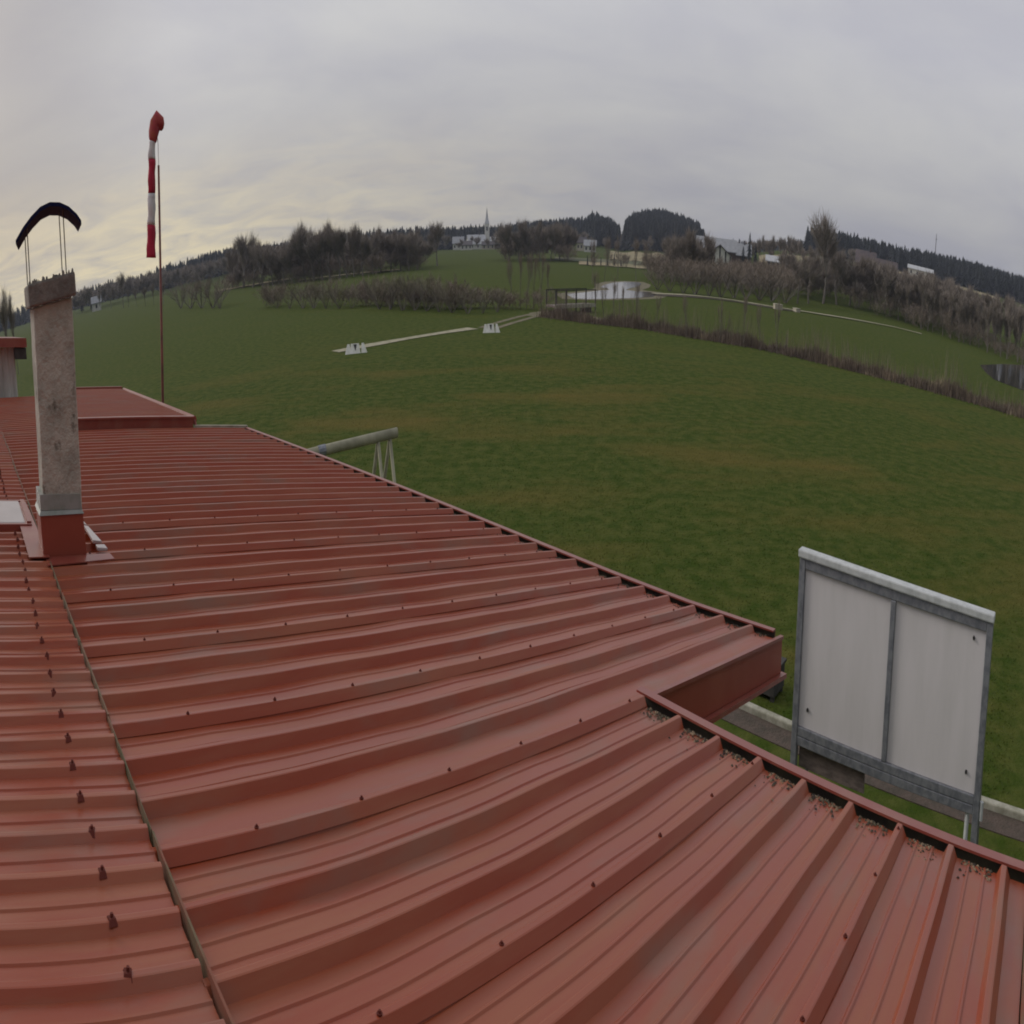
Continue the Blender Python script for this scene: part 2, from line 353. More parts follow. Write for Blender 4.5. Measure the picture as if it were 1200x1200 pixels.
def profile(v0, v1, ribs, h, base, top, groove):
    pts = []
    for rv in ribs:
        for dv, dz in ((-base/2, 0), (-top/2-.004, h*.96), (-top/2+.002, h), (top/2-.002, h), (top/2+.004, h*.96), (base/2, 0)):
            pts.append((rv+dv, dz))
    for a, b_ in zip(ribs, ribs[1:]):
        w = b_-a
        for f in groove:
            c_ = a+w*f
            pts += [(c_-.011, 0), (c_-.004, .0045), (c_+.004, .0045), (c_+.011, 0)]
    pts = sorted(p for p in pts if v0 < p[0] < v1)
    return [(v0, 0)]+pts+[(v1, 0)]
ribs_low = [1.68+PER*k for k in range(-5, 41)]
narrow = [r_ for r_ in ribs_low if -.05 < r_ < 2.70]; wide = [r_ for r_ in ribs_low if 2.70 < r_ < 14.7]
H1 = .037
mb = MB(); sheet(profile(-.08, 2.72, narrow, H1, .082, .024, (.34, .64)), zl, lambda v: .59, lambda v: eave(v)-.045, H1, 0, 0, 0, 0, mb, 16)
mb.build('roof_sheet', M['roof'], bld)
mb = MB(); sheet(profile(2.72, 14.72, wide, H1, .082, .024, (.34, .64)), zl, lambda v: .59, lambda v: eave(v)-.045, H1, 0, 0, 0, 0, mb, 20)
mb.build('roof_sheet', M['roof'], bld)
ribs_up = [2.05+.235*k for k in range(-9, 91)]; H2 = .021
mb = MB(); sheet(profile(-.08, 23.2, [r_ for r_ in ribs_up if -.03 < r_ < 23.1], H2, .075, .022, (.5,)), zu, lambda v: -5., lambda v: .6+.006*math.sin(v*2.2), H2, 0, 0, 0, 0, mb, 16)
mb.build('upper_roof_sheet', M['roof'], bld)
# underside/edge of the upper sheet with moss
mb = MB(); k = 0
v = -.08
while v < 14.5:
    w = .93; j = random.uniform(-.008, .008)
    mb.hexa([(.609+j*.4, v, ZE-.012), (.640+j, v, ZE-.012), (.640+j*.3, v+w, ZE-.012), (.609+j*.2, v+w, ZE-.012)],
            [(.609+j*.4, v, ZE+.060), (.618+j, v, ZE+.056), (.618+j*.3, v+w, ZE+.052), (.609+j*.2, v+w, ZE+.056)])
    v += w+.002
mb.build('edge_flashing', M['moss'], bld)
# small moss cushions along that edge
# screws with their storm washers
sb = MB(); sb.tube([(0, 0, 0), (0, 0, .003)], .010, 8); sb.tube([(0, 0, .003), (0, 0, .008)], .005, 6)
sme = sb.mesh('screw', M['screw'])
cb = MB(); cb.hexa([(-.016, -.024, -.008), (.016, -.024, -.008), (.016, .024, -.008), (-.016, .024, -.008)], [(-.012, -.012, .004), (.012, -.012, .004), (.012, .012, .004), (-.012, .012, .004)])
cb.tube([(0, 0, .004), (0, 0, .012)], .006, 6)
cme = cb.mesh('storm_washer', M['screw'])
def put(name, me, u, v, z, tilt):
    o = link(name, me, bld); o.location = (u, v+random.uniform(-.004, .004), z); o.rotation_euler = (random.uniform(-.06, .06), tilt, random.uniform(-.3, .3)); return o
for i, rv in enumerate([r_ for r_ in ribs_up if 1.5 < r_ < 16]):
    u = .35+.008*math.sin(i*1.7)
    put('storm_washer', cme, u, rv, zu(u)+H2, math.atan(TU))
jr = [.706, 1.68, 2.653, 3.627, 4.6, 5.574, 6.547, 7.52]
cnt = 0
for jv in jr:
    u = 1.07-(.04 if jv > 5 else 0); um = eave(jv)-.07
    while u < um and cnt < 100:
        put('screw', sme, u, jv, zl(u)+H1, math.atan(TL)); u += .553; cnt += 1
# side overlap lines: the joint sheets sit 2 mm proud with a dark lap edge
for jv in jr+[8.494, 9.467]:
    um = eave(jv)-.05
    mb = MB(); mb.quad((.62, jv-.043, zl(.62)+.004), (um, jv-.043, zl(um)+.004), (um, jv-.016, zl(um)+H1*.98), (.62, jv-.016, zl(.62)+H1*.98))
    mb.build('sheet_lap', M['roof'], bld)
# gutters
def gutter(v0, v1, uf, name='gutter'):
    n = 12; prof = [(-.16, -.005), (-.16, -.13), (.055, -.13), (.060, .034), (-.012, .038), (-.012, .028), (.048, .024), (.044, -.118), (-.148, -.118), (-.148, -.005)]
    mb = MB(); rows = []
    for i in range(n+1):
        v = v0+(v1-v0)*i/n; u = uf(v); rows.append([(u+a, v, zl(u)+b_) for a, b_ in prof])
    m_ = len(prof); mb.v = [p for r_ in rows for p in r_]
    for i in range(n):
        for k in range(m_):
            mb.f.append((i*m_+k, (i+1)*m_+k, (i+1)*m_+(k+1) % m_, i*m_+(k+1) % m_)); mb.mi.append(1 if k in (6, 7, 8) else 0)
    mb.f += [tuple(range(m_)), tuple(range(n*m_, n*m_+m_))[::-1]]; mb.mi += [0, 0]
    return mb.build(name, [M['trim'], M['gutter_in']], bld)
gutter(-.09, 2.735, lambda v: 3.91+.055*v)
gutter(2.75, 14.76, eave)
# gutter debris: leaves and grit washed against the sheet ends
def debris(v0, v1, uf, n):
    mb = MB()
    for i in range(n):
        v = random.uniform(v0, v1); ph = ((v-1.68)/PER) % 1
        if ph < .2 or ph > .8: continue
        u = uf(v)-.045-random.expovariate(22); s = random.uniform(.003, .010)
        z = zl(u)+.003; a = random.uniform(0, 6.3)
        q = [(u+s*math.cos(a+t)*random.uniform(.7, 1.3), v+s*math.sin(a+t)*1.3, z) for t in (0, 1.5, 3.1, 4.6)]
        mb.add(q+[(u, v, z+s*.8)], [(0, 1, 4), (1, 2, 4), (2, 3, 4), (3, 0, 4)])
    return mb
tag(debris(0, 2.7, eave, 420).build('leaf_debris', M['leaf'], bld), kind='stuff')
tag(debris(0, 2.7, eave, 650).build('dark_debris', M['gutter_in'], bld), kind='stuff')
tag(debris(2.8, 8, eave, 900).build('dark_debris', M['gutter_in'], bld), kind='stuff')
# end fascia of the longer roof, facing the viewer, with its lower flange and top trim
def slab(u0, u1, v0, v1, d0, d1, name, m):
    b = MB(); b.hexa([(u0, v0, zl(u0)+d0), (u1, v0, zl(u1)+d0), (u1, v1, zl(u1)+d0), (u0, v1, zl(u0)+d0)], [(u0, v0, zl(u0)+d1), (u1, v0, zl(u1)+d1), (u1, v1, zl(u1)+d1), (u0, v1, zl(u0)+d1)])
    return b.build(name, m, bld)
slab(4.12, 6.86, 2.700, 2.716, -.215, -.016, 'fascia', M['fascia'])
slab(4.12, 6.92, 2.650, 2.716, -.245, -.218, 'fascia_flange', M['trim'])
slab(4.12, 6.86, 2.684, 2.724, -.014, .004, 'fascia_trim', M['trim'])
mb = MB()   # near verge
mb.hexa([(.6, -.13, zl(.6)-.2), (4.15, -.13, zl(4.15)-.2), (4.15, -.085, zl(4.15)-.2), (.6, -.085, zl(.6)-.2)],
        [(.6, -.13, zl(.6)+.05), (4.15, -.13, zl(4.15)+.05), (4.15, -.085, zl(4.15)+.05), (.6, -.085, zl(.6)+.05)])
mb.build('verge_trim', M['moss'], bld)
mb = MB()   # far verge
u0, u1 = 4.9, eave(14.7)+.06
mb.hexa([(u0, 14.74, zl(u0)-.2), (u1, 14.74, zl(u1)-.2), (u1, 14.80, zl(u1)-.2), (u0, 14.80, zl(u0)-.2)],
        [(u0, 14.72, zl(u0)+.06), (u1, 14.72, zl(u1)+.06), (u1, 14.80, zl(u1)+.06), (u0, 14.80, zl(u0)+.06)])
mb.build('verge_trim', M['kerb'], bld)
# walls
mb = MB()
mb.box(-4.6, 3.75, .05, 14.6, 0, 3.15)
mb.box(3.75, 5.75, 3.4, 14.6, 0, 2.85)
mb.box(-4.6, 4.5, 14.61, 21.6, 0, 3.05)
mb.build('wall', M['h_cream'], bld)
# low roof strip between the raised part and the upper roof
mb = MB(); sheet(profile(14.73, 22.9, [14.9+.3245*k for k in range(0, 25)], H1, .082, .024, ()), zl, lambda v: .59, lambda v: 1.86+(v-14.8)*.11, H1, 0, 0, 0, 0, mb, 5)
mb.build('roof_sheet', M['roof'], bld)
# raised far roof section
def zr(u): return zl(u)+.13
ru = [14.86+.19*k for k in range(0, 38)]
mb = MB(); sheet(profile(14.80, 22.0, ru, .03, .07, .03, ()), zr, lambda v: 1.9+(v-14.8)*.11, lambda v: 4.80+.03*(v-14.8)/7, .03, 0, 0, 0, 0, mb, 8)
mb.build('raised_roof_sheet', M['roof'], bld)
mb = MB()
mb.hexa([(1.85, 14.73, zl(1.85)-.0), (4.86, 14.73, zl(4.86)-.0), (4.86, 14.80, zl(4.86)-.0), (1.85, 14.80, zl(1.85)-.0)],
        [(1.85, 14.73, zr(1.85)+.012), (4.86, 14.73, zr(4.86)+.012), (4.86, 14.80, zr(4.86)+.012), (1.85, 14.80, zr(1.85)+.012)])
mb.build('fascia', M['trim'], bld); mb = MB()
mb.hexa([(1.85, 14.81, zl(1.85)), (1.895, 14.81, zl(1.9)), (2.69, 22, zl(2.69)), (2.64, 22, zl(2.64))],
        [(1.85, 14.81, zr(1.85)+.012), (1.895, 14.81, zr(1.9)+.012), (2.69, 22, zr(2.69)+.012), (2.64, 22, zr(2.64)+.012)])
mb.build('fascia', M['trim'], bld)
mb = MB(); mb.hexa([(1.85, 14.70, zr(1.85)+.014), (4.90, 14.70, zr(4.90)+.014), (4.90, 14.86, zr(4.90)+.014), (1.85, 14.86, zr(1.85)+.014)],
                   [(1.85, 14.70, zr(1.85)+.035), (4.90, 14.70, zr(4.90)+.035), (4.90, 14.86, zr(4.90)+.035), (1.85, 14.86, zr(1.85)+.035)])
mb.build('fascia_trim', M['trim'], bld); mb = MB()
mb.hexa([(2.7, 21.98, zr(2.7)+.0), (4.90, 21.98, zr(4.90)), (4.90, 22.1, zr(4.90)), (2.7, 22.1, zr(2.7))],
        [(2.7, 21.98, zr(2.7)+.06), (4.90, 21.98, zr(4.90)+.06), (4.90, 22.1, zr(4.90)+.06), (2.7, 22.1, zr(2.7)+.06)])
mb.build('fascia_trim', M['trim'], bld)
mb = MB(); mb.tube([(4.93, 14.82, zr(4.9)-.02), (4.95, 22, zr(4.9)-.02)], .055, 8); mb.tube([(4.93, 14.84, zr(4.9)-.02), (4.97, 14.78, zr(4.9)-.16)], .03, 8)
mb.build('gutter', M['trim'], bld)
# rooflight
mb = MB(); u0, u1 = -1.4, .50
mb.hexa([(u0, 7.46, zu(u0)+.01), (u1, 7.46, zu(u1)+.01), (u1, 8.46, zu(u1)+.01), (u0, 8.46, zu(u0)+.01)],
        [(u0+.02, 7.48, zu(u0)+.045), (u1-.02, 7.48, zu(u1)+.045), (u1-.02, 8.44, zu(u1)+.045), (u0+.02, 8.44, zu(u0)+.045)])
sk = mb.build('skylight', M['skylight'], bld, bevel=.008)
mb = MB()
for (a, b_, c_, d_) in ((u0-.05, u1+.05, 7.41, 7.458), (u0-.05, u1+.05, 8.462, 8.51)):
    mb.hexa([(a, c_, zu(a)+.0), (b_, c_, zu(b_)+.0), (b_, d_, zu(b_)+.0), (a, d_, zu(a)+.0)], [(a, c_, zu(a)+.04), (b_, c_, zu(b_)+.04), (b_, d_, zu(b_)+.04), (a, d_, zu(a)+.04)])
mb.hexa([(u1+.002, 7.46, zu(u1)), (u1+.05, 7.46, zu(u1+.05)), (u1+.05, 8.46, zu(u1+.05)), (u1+.002, 8.46, zu(u1))],
        [(u1+.002, 7.46, zu(u1)+.05), (u1+.05, 7.46, zu(u1+.05)+.05), (u1+.05, 8.46, zu(u1+.05)+.05), (u1+.002, 8.46, zu(u1)+.05)])
mb.build('skylight_frame', M['trim'], sk)
# chimney
CU0, CU1, CV0, CV1 = .582, .950, 6.44, 6.80
ch = MB()
nz = 10
for i in range(nz):
    pass
z0, z1 = zl(1.0)-.1, 5.02
vs = []
for i in range(nz+1):
    z = z0+(z1-z0)*i/nz; j = [random.uniform(-.004, .004) for _ in range(8)]; le = .065*(z-z0)/(z1-z0)
    vs += [(CU0+j[0]+le, CV0+j[1], z), (CU1+j[2]+le, CV0+j[3], z), (CU1+j[4]+le, CV1+j[5], z), (CU0+j[6]+le, CV1+j[7], z)]
ch.add(vs, [(i*4+k, i*4+(k+1) % 4, i*4+4+(k+1) % 4, i*4+4+k) for i in range(nz) for k in range(4)]+[(3, 2, 1, 0), tuple(nz*4+k for k in range(4))])
chim = ch.build('chimney', M['render'], bld, bevel=.01)
mb = MB(); mb.box(CU0+.028, CU1+.102, CV0-.045, CV1+.045, 5.022, 5.135)
vs0 = []
mb.build('chimney_cap', M['capstone'], chim, bevel=.012)
mb = MB()
for i in range(26):
    u = random.uniform(CU0+.05, CU1+.08); v = random.choice((CV0-.03, CV1+.02, random.uniform(CV0, CV1))); s = random.uniform(.008, .018)
    mb.tube([(u, v, 5.130), (u+.004, v, 5.137+s)], [s, s*.4], 6)
tag(mb.build('mortar_crumbs', M['capstone'], chim), kind='stuff')
mb = MB(); zc_ = lambda u, dz: 4.055-.155*(u-CU0)+dz
mb.hexa([(CU0-.012, CV0-.012, zc_(CU0, 0)), (CU1+.012, CV0-.012, zc_(CU1, 0)), (CU1+.012, CV1+.012, zc_(CU1, 0)), (CU0-.012, CV1+.012, zc_(CU0, 0))],
        [(CU0-.008, CV0-.008, zc_(CU0, .075)), (CU1+.008, CV0-.008, zc_(CU1, .075)), (CU1+.008, CV1+.008, zc_(CU1, .075)), (CU0-.008, CV1+.008, zc_(CU0, .075))])
mb.build('lead_collar', M['lead'], chim)
mb = MB(); mb.hexa([(CU0-.03, CV0-.03, zc_(CU0, -.022)), (CU1+.03, CV0-.03, zc_(CU1, -.022)), (CU1+.03, CV1+.03, zc_(CU1, -.022)), (CU0-.03, CV1+.03, zc_(CU0, -.022))], [(CU0-.014, CV0-.014, zc_(CU0, -.002)), (CU1+.014, CV0-.014, zc_(CU1, -.002)), (CU1+.014, CV1+.014, zc_(CU1, -.002)), (CU0-.014, CV1+.014, zc_(CU0, -.002))]); mb.build('collar_lip', M['lead'], chim)
mb = MB(); mb.hexa([(CU0-.02, CV0-.03, zl(CU0)-.03), (CU1+.03, CV0-.03, zl(CU1)-.05), (CU1+.03, CV1+.03, zl(CU1)-.05), (CU0-.02, CV1+.03, zl(CU0)-.03)],
                   [(CU0-.02, CV0-.02, zc_(CU0, -.024)), (CU1+.02, CV0-.02, zc_(CU1, -.024)), (CU1+.02, CV1+.02, zc_(CU1, -.024)), (CU0-.02, CV1+.02, zc_(CU0, -.024))])
mb.build('chimney_apron', M['fascia'], chim)
mb = MB()
mb.hexa([(CU0+.0, CV0-.22, zl(CU0)+H1+.006), (1.22, CV0-.16, zl(1.22)+H1+.006), (1.20, CV0-.04, zl(1.2)+H1+.006), (CU0+.0, CV0-.04, zl(CU0)+H1+.006)],
        [(CU0+.0, CV0-.22, zl(CU0)+H1+.012), (1.22, CV0-.16, zl(1.22)+H1+.012), (1.20, CV0-.04, zl(1.2)+H1+.02), (CU0+.0, CV0-.04, zl(CU0)+H1+.02)])
mb.hexa([(.42, 6.35, zu(.42)+H2+.004), (.615, 6.35, zu(.6)+H2+.004), (.57, 8.5, zu(.57)+H2+.004), (.42, 8.5, zu(.42)+H2+.004)],
        [(.42, 6.35, zu(.42)+H2+.010), (.615, 6.35, zu(.6)+H2+.010), (.57, 8.5, zu(.57)+H2+.010), (.42, 8.5, zu(.42)+H2+.010)])
mb.build('flashing_sheet', M['trim'], bld)
mb = MB()
for (a, b_, c_, d_, w) in ((1.10, 1.19, 6.50, 6.60, 1.20), (1.10, 1.15, 6.74, 7.28, 1.19), (1.10, 1.13, 7.38, 7.62, 1.15)):
    z_ = zl(1.12)+.055
    mb.hexa([(a, c_, z_), (w, c_, z_-.015), (b_, d_, z_-.01), (a, d_, z_)], [(a, c_, z_+.02), (w, c_, z_+.0), (b_, d_, z_+.006), (a, d_, z_+.02)])
mb.build('side_flashing', M['skylight'], bld, bevel=.004)
# cowl: arched dark sheet on thin rods
mb = MB(); arc = [(.525, 5.335), (.60, 5.385), (.68, 5.425), (.77, 5.458), (.86, 5.468), (.95, 5.455), (1.03, 5.425), (1.10, 5.38), (1.135, 5.345)]
v0, v1 = CV0-.10, CV1+.18; n = len(arc); th = .02
sk_ = .075
mb.add([(u, v0, z) for u, z in arc]+[(u+sk_, v1, z) for u, z in arc]+[(u, v0, z+th) for u, z in arc]+[(u+sk_, v1, z+th) for u, z in arc],
       [(i, i+1, n+i+1, n+i) for i in range(n-1)]+[(2*n+i, 3*n+i, 3*n+i+1, 2*n+i+1) for i in range(n-1)] +
       [(i, 2*n+i, 2*n+i+1, i+1) for i in range(n-1)]+[(n+i, n+i+1, 3*n+i+1, 3*n+i) for i in range(n-1)]+[(0, n, 3*n, 2*n), (n-1, 3*n-1, 4*n-1, 2*n-1)])
mb.build('cowl', M['cowl'], chim)
for (u, v) in ((.64, CV0+.05), (.64, CV1-.05), (.985, CV0+.05), (.985, CV1-.05)):
    mb = MB(); mb.tube([(u, v, 5.13), (u+.012, v, interp(arc, u+.012-.075*(v-CV0+.1)/.76)+.004)], .0055, 6); mb.build('cowl_rod', M['rod'], chim)

# ------------------------------------------------------------------ neighbouring shed at the far left
shed = empty('white_walled_shed', Vector((math.cos(B45)*0-math.sin(B45)*23, math.sin(B45)*0+math.cos(B45)*23, 0)), B45)
tag(shed, 'shed with white corrugated wall and red roof edge beyond the chimney at left', 'shed')
mb = MB(); prof = []
u = -6.0
while u < 1.55:
    prof += [(u, .0), (u+.03, -.03), (u+.09, -.03), (u+.12, 0)]; u += .22
prof.append((1.56, 0)); n = len(prof)
zt = lambda u_: 5-.47-.15*(u_-1.4)
mb.add([(a, b_+.35, 3.66-.167*(a-1.4)*.4) for a, b_ in prof]+[(a, b_+.35, zt(a)) for a, b_ in prof], [(i, i+1, n+i+1, n+i) for i in range(n-1)])
mb.quad((1.56, .35, 3.6), (1.56, 6, 3.6), (1.56, 6, zt(1.56)), (1.56, .35, zt(1.56)))
mb.build('wall', M['wallsheet'], shed)
mb = MB(); mb.hexa([(-6, 0, 5.70), (2.0, 0, 5-.56), (2.0, 6.5, 5-.56), (-6, 6.5, 5.70)], [(-6, 0, 5.88), (2.0, 0, 5-.40), (2.0, 6.5, 5-.40), (-6, 6.5, 5.88)])
mb.build('roof', M['trim'], shed)
mb = MB(); mb.hexa([(1.58, .04, 5-.70), (1.97, .04, 5-.76), (1.97, 6, 5-.76), (1.58, 6, 5-.70)], [(1.58, .04, 5-.51), (1.97, .04, 5-.565), (1.97, 6, 5-.565), (1.58, 6, 5-.51)])
mb.build('soffit', M['dark'], shed)
mb = MB(); mb.box(-6, 1.5, .45, 6, 0, 4.0); mb.build('back_wall', M['h_cream'], shed)

# ------------------------------------------------------------------ windsock
ws = empty('windsock', (-9.36, 16.21, 0)); tag(ws, 'limp red and white windsock on a slim rusty red pole', 'windsock')
def wl(p): return (p[0]+9.36, p[1]-16.21, p[2])
mb = MB(); mb.tube([(0, 0, 0), wl((-9.12, 16.35, 3.27)), wl((-8.89, 16.48, 6.55))], [.045, .036, .028], 10); mb.build('pole', M['pole'], ws, smooth=True)
mb = MB(); mb.tube([wl((-8.89, 16.48, 6.5)), wl((-8.87, 16.49, 6.86)), wl((-8.88, 16.47, 7.02))], .008, 6); mb.build('swivel_arm', M['white'], ws)
mb = MB(); path = [((-8.80, 16.52, 7.10), .10), ((-8.84, 16.50, 7.26), .13), ((-8.885, 16.48, 7.22), .15), ((-8.93, 16.45, 7.08), .145), ((-8.96, 16.43, 6.95), .10)]
def sockband(pts, name, m, hollow=False):
    b = MB(); b.tube([wl(p) for p, _ in pts], [r_ for _, r_ in pts], 16, cap=True)
    # folds in the limp cloth
    b.v = [(x+.010*math.sin(z*15+x*40), y+.010*math.sin(z*11+y*50), z) for x, y, z in b.v]
    return b.build(name, m, ws, smooth=True)
sp = [((-8.75, 16.53, 7.03), .05), ((-8.765, 16.53, 7.07), .085), ((-8.79, 16.52, 7.12), .115), ((-8.85, 16.50, 7.18), .135), ((-8.91, 16.47, 7.12), .140), ((-8.955, 16.44, 7.00), .125), ((-8.985, 16.42, 6.93), .105), ((-9.0, 16.41, 6.895), .088)]
sockband(sp, 'sock_mouth', M['faded'])
zs = [6.89, 6.69, 6.28, 6.26, 6.02, 5.80, 5.78, 5.60, 5.41, 5.39, 5.2, 5.06]
cx = lambda z: -9.005-.012*(6.9-z)*2.0+.01*math.sin(z*3)
def seg(za, zb, r0, r1, nm, m):
    n = 8; pts = []
    for i in range(n+1):
        t = i/n; z = za+(zb-za)*t; x = -9.0-.12*(6.9-z)
        pts.append(((x, 16.41-.062*(6.9-z), z), r0+(r1-r0)*t+.006*math.sin(z*19)))
    sockband(pts, nm, m)
seg(6.90, 6.655, .092, .090, 'sock_band', M['white'])
seg(6.65, 6.19, .092, .098, 'sock_band', M['red'])
seg(6.185, 5.76, .098, .105, 'sock_band', M['white'])
seg(5.755, 5.31, .107, .125, 'sock_band', M['red'])

# ------------------------------------------------------------------ big framed board beyond the eaves
def at(u, v, z=0): return (math.cos(B45)*u-math.sin(B45)*v, math.sin(B45)*u+math.cos(B45)*v, z)
bd = empty('notice_board', at(9, 0), B45); tag(bd, 'large blank pale two panel board in a grey steel frame', 'board')
V0, V1, ZT, ZB = .54, 3.31, 5-2.03, 5-3.40
def bx(x0, x1, y0, y1, z0, z1, nm, m, bev=.006, par=bd):
    b = MB(); b.box(x0, x1, y0, y1, z0, z1); return b.build(nm, M[m], par, bevel=bev)
bx(-.05, .04, V1-.085, V1, 0, ZT-.052, 'post', 'steel'); bx(-.05, .04, V0, V0+.085, 0, ZT-.052, 'post', 'steel')
bx(-.07, .07, V0-.01, V1+.02, ZT-.05, ZT+.01, 'top_rail', 'steel_top', .012)
bx(-.045, .035, V0+.087, V1-.087, ZT-.125, ZT-.052, 'crossbar', 'steel'); bx(-.045, .035, V0+.087, V1-.087, ZB-.02, ZB+.05, 'crossbar', 'steel')
bx(-.045, .035, V0+.087, V1-.087, ZB-.095, ZB-.023, 'crossbar', 'steel')
bx(-.045, .035, 1.885, 1.955, ZB+.052, ZT-.127, 'mullion', 'steel')
bx(-.012, .012, 1.957, V1-.087, ZB+.052, ZT-.127, 'panel', 'board', 0); bx(-.012, .012, V0+.087, 1.883, ZB+.052, ZT-.127, 'panel', 'board', 0)
for (v, z) in ((V1-.22, ZB+.2), (V0+.22, ZB+.2), (V0+.25, ZT-.2)):
    b = MB(); b.tube([(-.013, v, z), (-.03, v, z)], .016, 8); b.build('bolt', M['bolt'], bd)
bx(.045, .075, 2.2, V1-.1, ZB-.29, ZB-.098, 'plank', 'plank')

b = MB(); b.tube([(.0, V0+.16, 0), (.0, V0+.16, ZB-.08)], .03, 8); b.build('stay', M['steel_top'], bd)
for v in (V0+.04, V1-.04):
    b = MB(); b.tube([(.05, v, ZB+.7), (1.1, v, 0)], .03, 8); b.build('stay', M['steel'], bd)
b = MB(); b.tube([(-.02, V0-.03, ZB-.12), (-.02, V0-.03, ZB+.02)], .025, 8); b.build('latch', M['steel_top'], bd)

# kerb and soil strip
tag(bx(13.1, 13.25, -9, 13, -.05, .09, 'kerb', 'kerb', .02, None), 'long pale stone kerb running behind the pale framed board', 'kerb').rotation_euler = (0, 0, B45)
b = MB(); b.box(12.55, 13.09, -9, 13, -.02, .012); o = b.build('soil_strip', M['soil']); o.rotation_euler = (0, 0, B45); tag(o, kind='structure')
cr = empty('crate', at(13.75, 5.55), B45); tag(cr, 'dark wooden crate behind the kerb under the red fascia corner', 'crate')
bx(0, .6, 0, .9, .06, .36, 'box', 'dark', .01, cr); bx(-.03, .63, -.03, .93, .362, .40, 'lid', 'dark', .01, cr)
for (a, c_) in ((.02, .02), (.5, .02), (.02, .8), (.5, .8)): bx(a, a+.08, c_, c_+.08, 0, .058, 'foot', 'dark', 0, cr)

# swing frame behind the eaves
swg = empty('swing_frame', (-4.4, 19.6, 0)); tag(swg, 'timber beam on splayed trestle legs in the grass just beyond the roof edge', 'swing frame')
A = Vector((-6.6, 17.86, 2.1)); Bp = Vector((-3.47, 20.34, 2.1)); d = (Bp-A).normalized(); nrm = Vector((-d.y, d.x, 0)); O = Vector((-4.4, 19.6, 0))
b = MB(); b.tube([A-O, Bp-O], .085, 12); b.build('beam', M['beam'], swg, smooth=True)
b = MB(); b.tube([Vector((-5.50, 18.73, 2.1))-O, Vector((-5.32, 18.87, 2.1))-O], .093, 12); b.build('beam_band', M['steel'], swg)
for t in (.1, 3.35, 3.75):
    for s in (-1, 1):
        p = A+d*t; q = p+nrm*s*1.0+d*(-.15 if t > 1 else .15); q.z = 0
        b = MB(); b.tube([p-O+Vector((0, 0, -.05)), q-O], .05, 8); b.build('leg', M['beam'], swg, smooth=True)

# ------------------------------------------------------------------ airfield strip: pale beam and white markers
def grounded_bar(name, p, q, w, h, m, label, cat):
    o = empty(name, ((p[0]+q[0])/2, (p[1]+q[1])/2, 0), math.atan2(q[1]-p[1], q[0]-p[0])); L_ = math.hypot(q[0]-p[0], q[1]-p[1])
    tag(o, label, cat); n = 5
    for i in range(n):
        b = MB(); x0 = -L_/2+L_*i/n; b.box(x0, x0+L_/n-.03, -w/2, w/2, 0, h+.02*math.sin(i*2.1)); b.build('beam_section', M[m], o, bevel=.02)
    return o
ribbon('pale_path', [(-16.6, 63.4), (-13.5, 66.1), (-10.6, 68.8), (-7.5, 71.7), (-4.2, 74.8)], .8, M['gravel'], .03)
def marker(x, y, rz, w, label):
    o = empty('runway_marker', (x, y, 0), rz); tag(o, label, 'marker', 'white airfield markers')
    for i, (c_, s) in enumerate(((-.36, .30), (-.02, .44), (.37, .28))):
        c_ *= w; hw = s*w*.5; hh = .44
        if i == 1:
            b = MB()
            b.add([(c_-hw, -.3, 0), (c_+hw, -.3, 0), (c_+hw*.7, 0, hh), (c_-hw, 0, hh*1.02), (c_-hw, -.26, 0), (c_+hw, -.26, 0), (c_+hw*.7, .04, hh), (c_-hw, .04, hh*1.02)],
                  [(0, 1, 2, 3), (7, 6, 5, 4), (0, 4, 5, 1), (1, 5, 6, 2), (2, 6, 7, 3), (3, 7, 4, 0)])
            b.build('marker_board', M['marker'], o)
            b = MB(); b.add([(c_-hw*.45, -.06, hh-.02), (c_+hw*.25, -.06, hh-.02), (c_-hw*.05, -.24, .12), (c_-hw*.45, -.07, hh-.02), (c_+hw*.25, -.07, hh-.02), (c_-hw*.05, -.25, .12)],
                            [(3, 4, 5), (2, 1, 0), (0, 1, 4, 3), (1, 2, 5, 4), (2, 0, 3, 5)]); b.build('notch', M['dark'], o)
        else:
            sh = -.12 if i == 2 else .03
            b = MB(); b.add([(c_-hw, -.3, 0), (c_+hw, -.3, 0), (c_+hw*.35+sh, 0, hh), (c_-hw*.35+sh, 0, hh), (c_-hw, -.26, 0), (c_+hw, -.26, 0), (c_+hw*.35+sh, .04, hh), (c_-hw*.35+sh, .04, hh)],
                            [(0, 1, 2, 3), (7, 6, 5, 4), (0, 4, 5, 1), (1, 5, 6, 2), (2, 6, 7, 3), (3, 7, 4, 0)])
            b.build('marker_board', M['marker'], o)
        b = MB(); b.tube([(c_, .35, 0), (c_, .03, hh*.8)], .02, 5); b.build('prop', M['dark'], o)
    return o
marker(-14.2, 61.9, R(13), 2.0, 'white marker boards at the near left end of the pale beam')
marker(-2.1, 71.6, R(3), 1.75, 'white marker boards beyond the far right end of the pale beam')

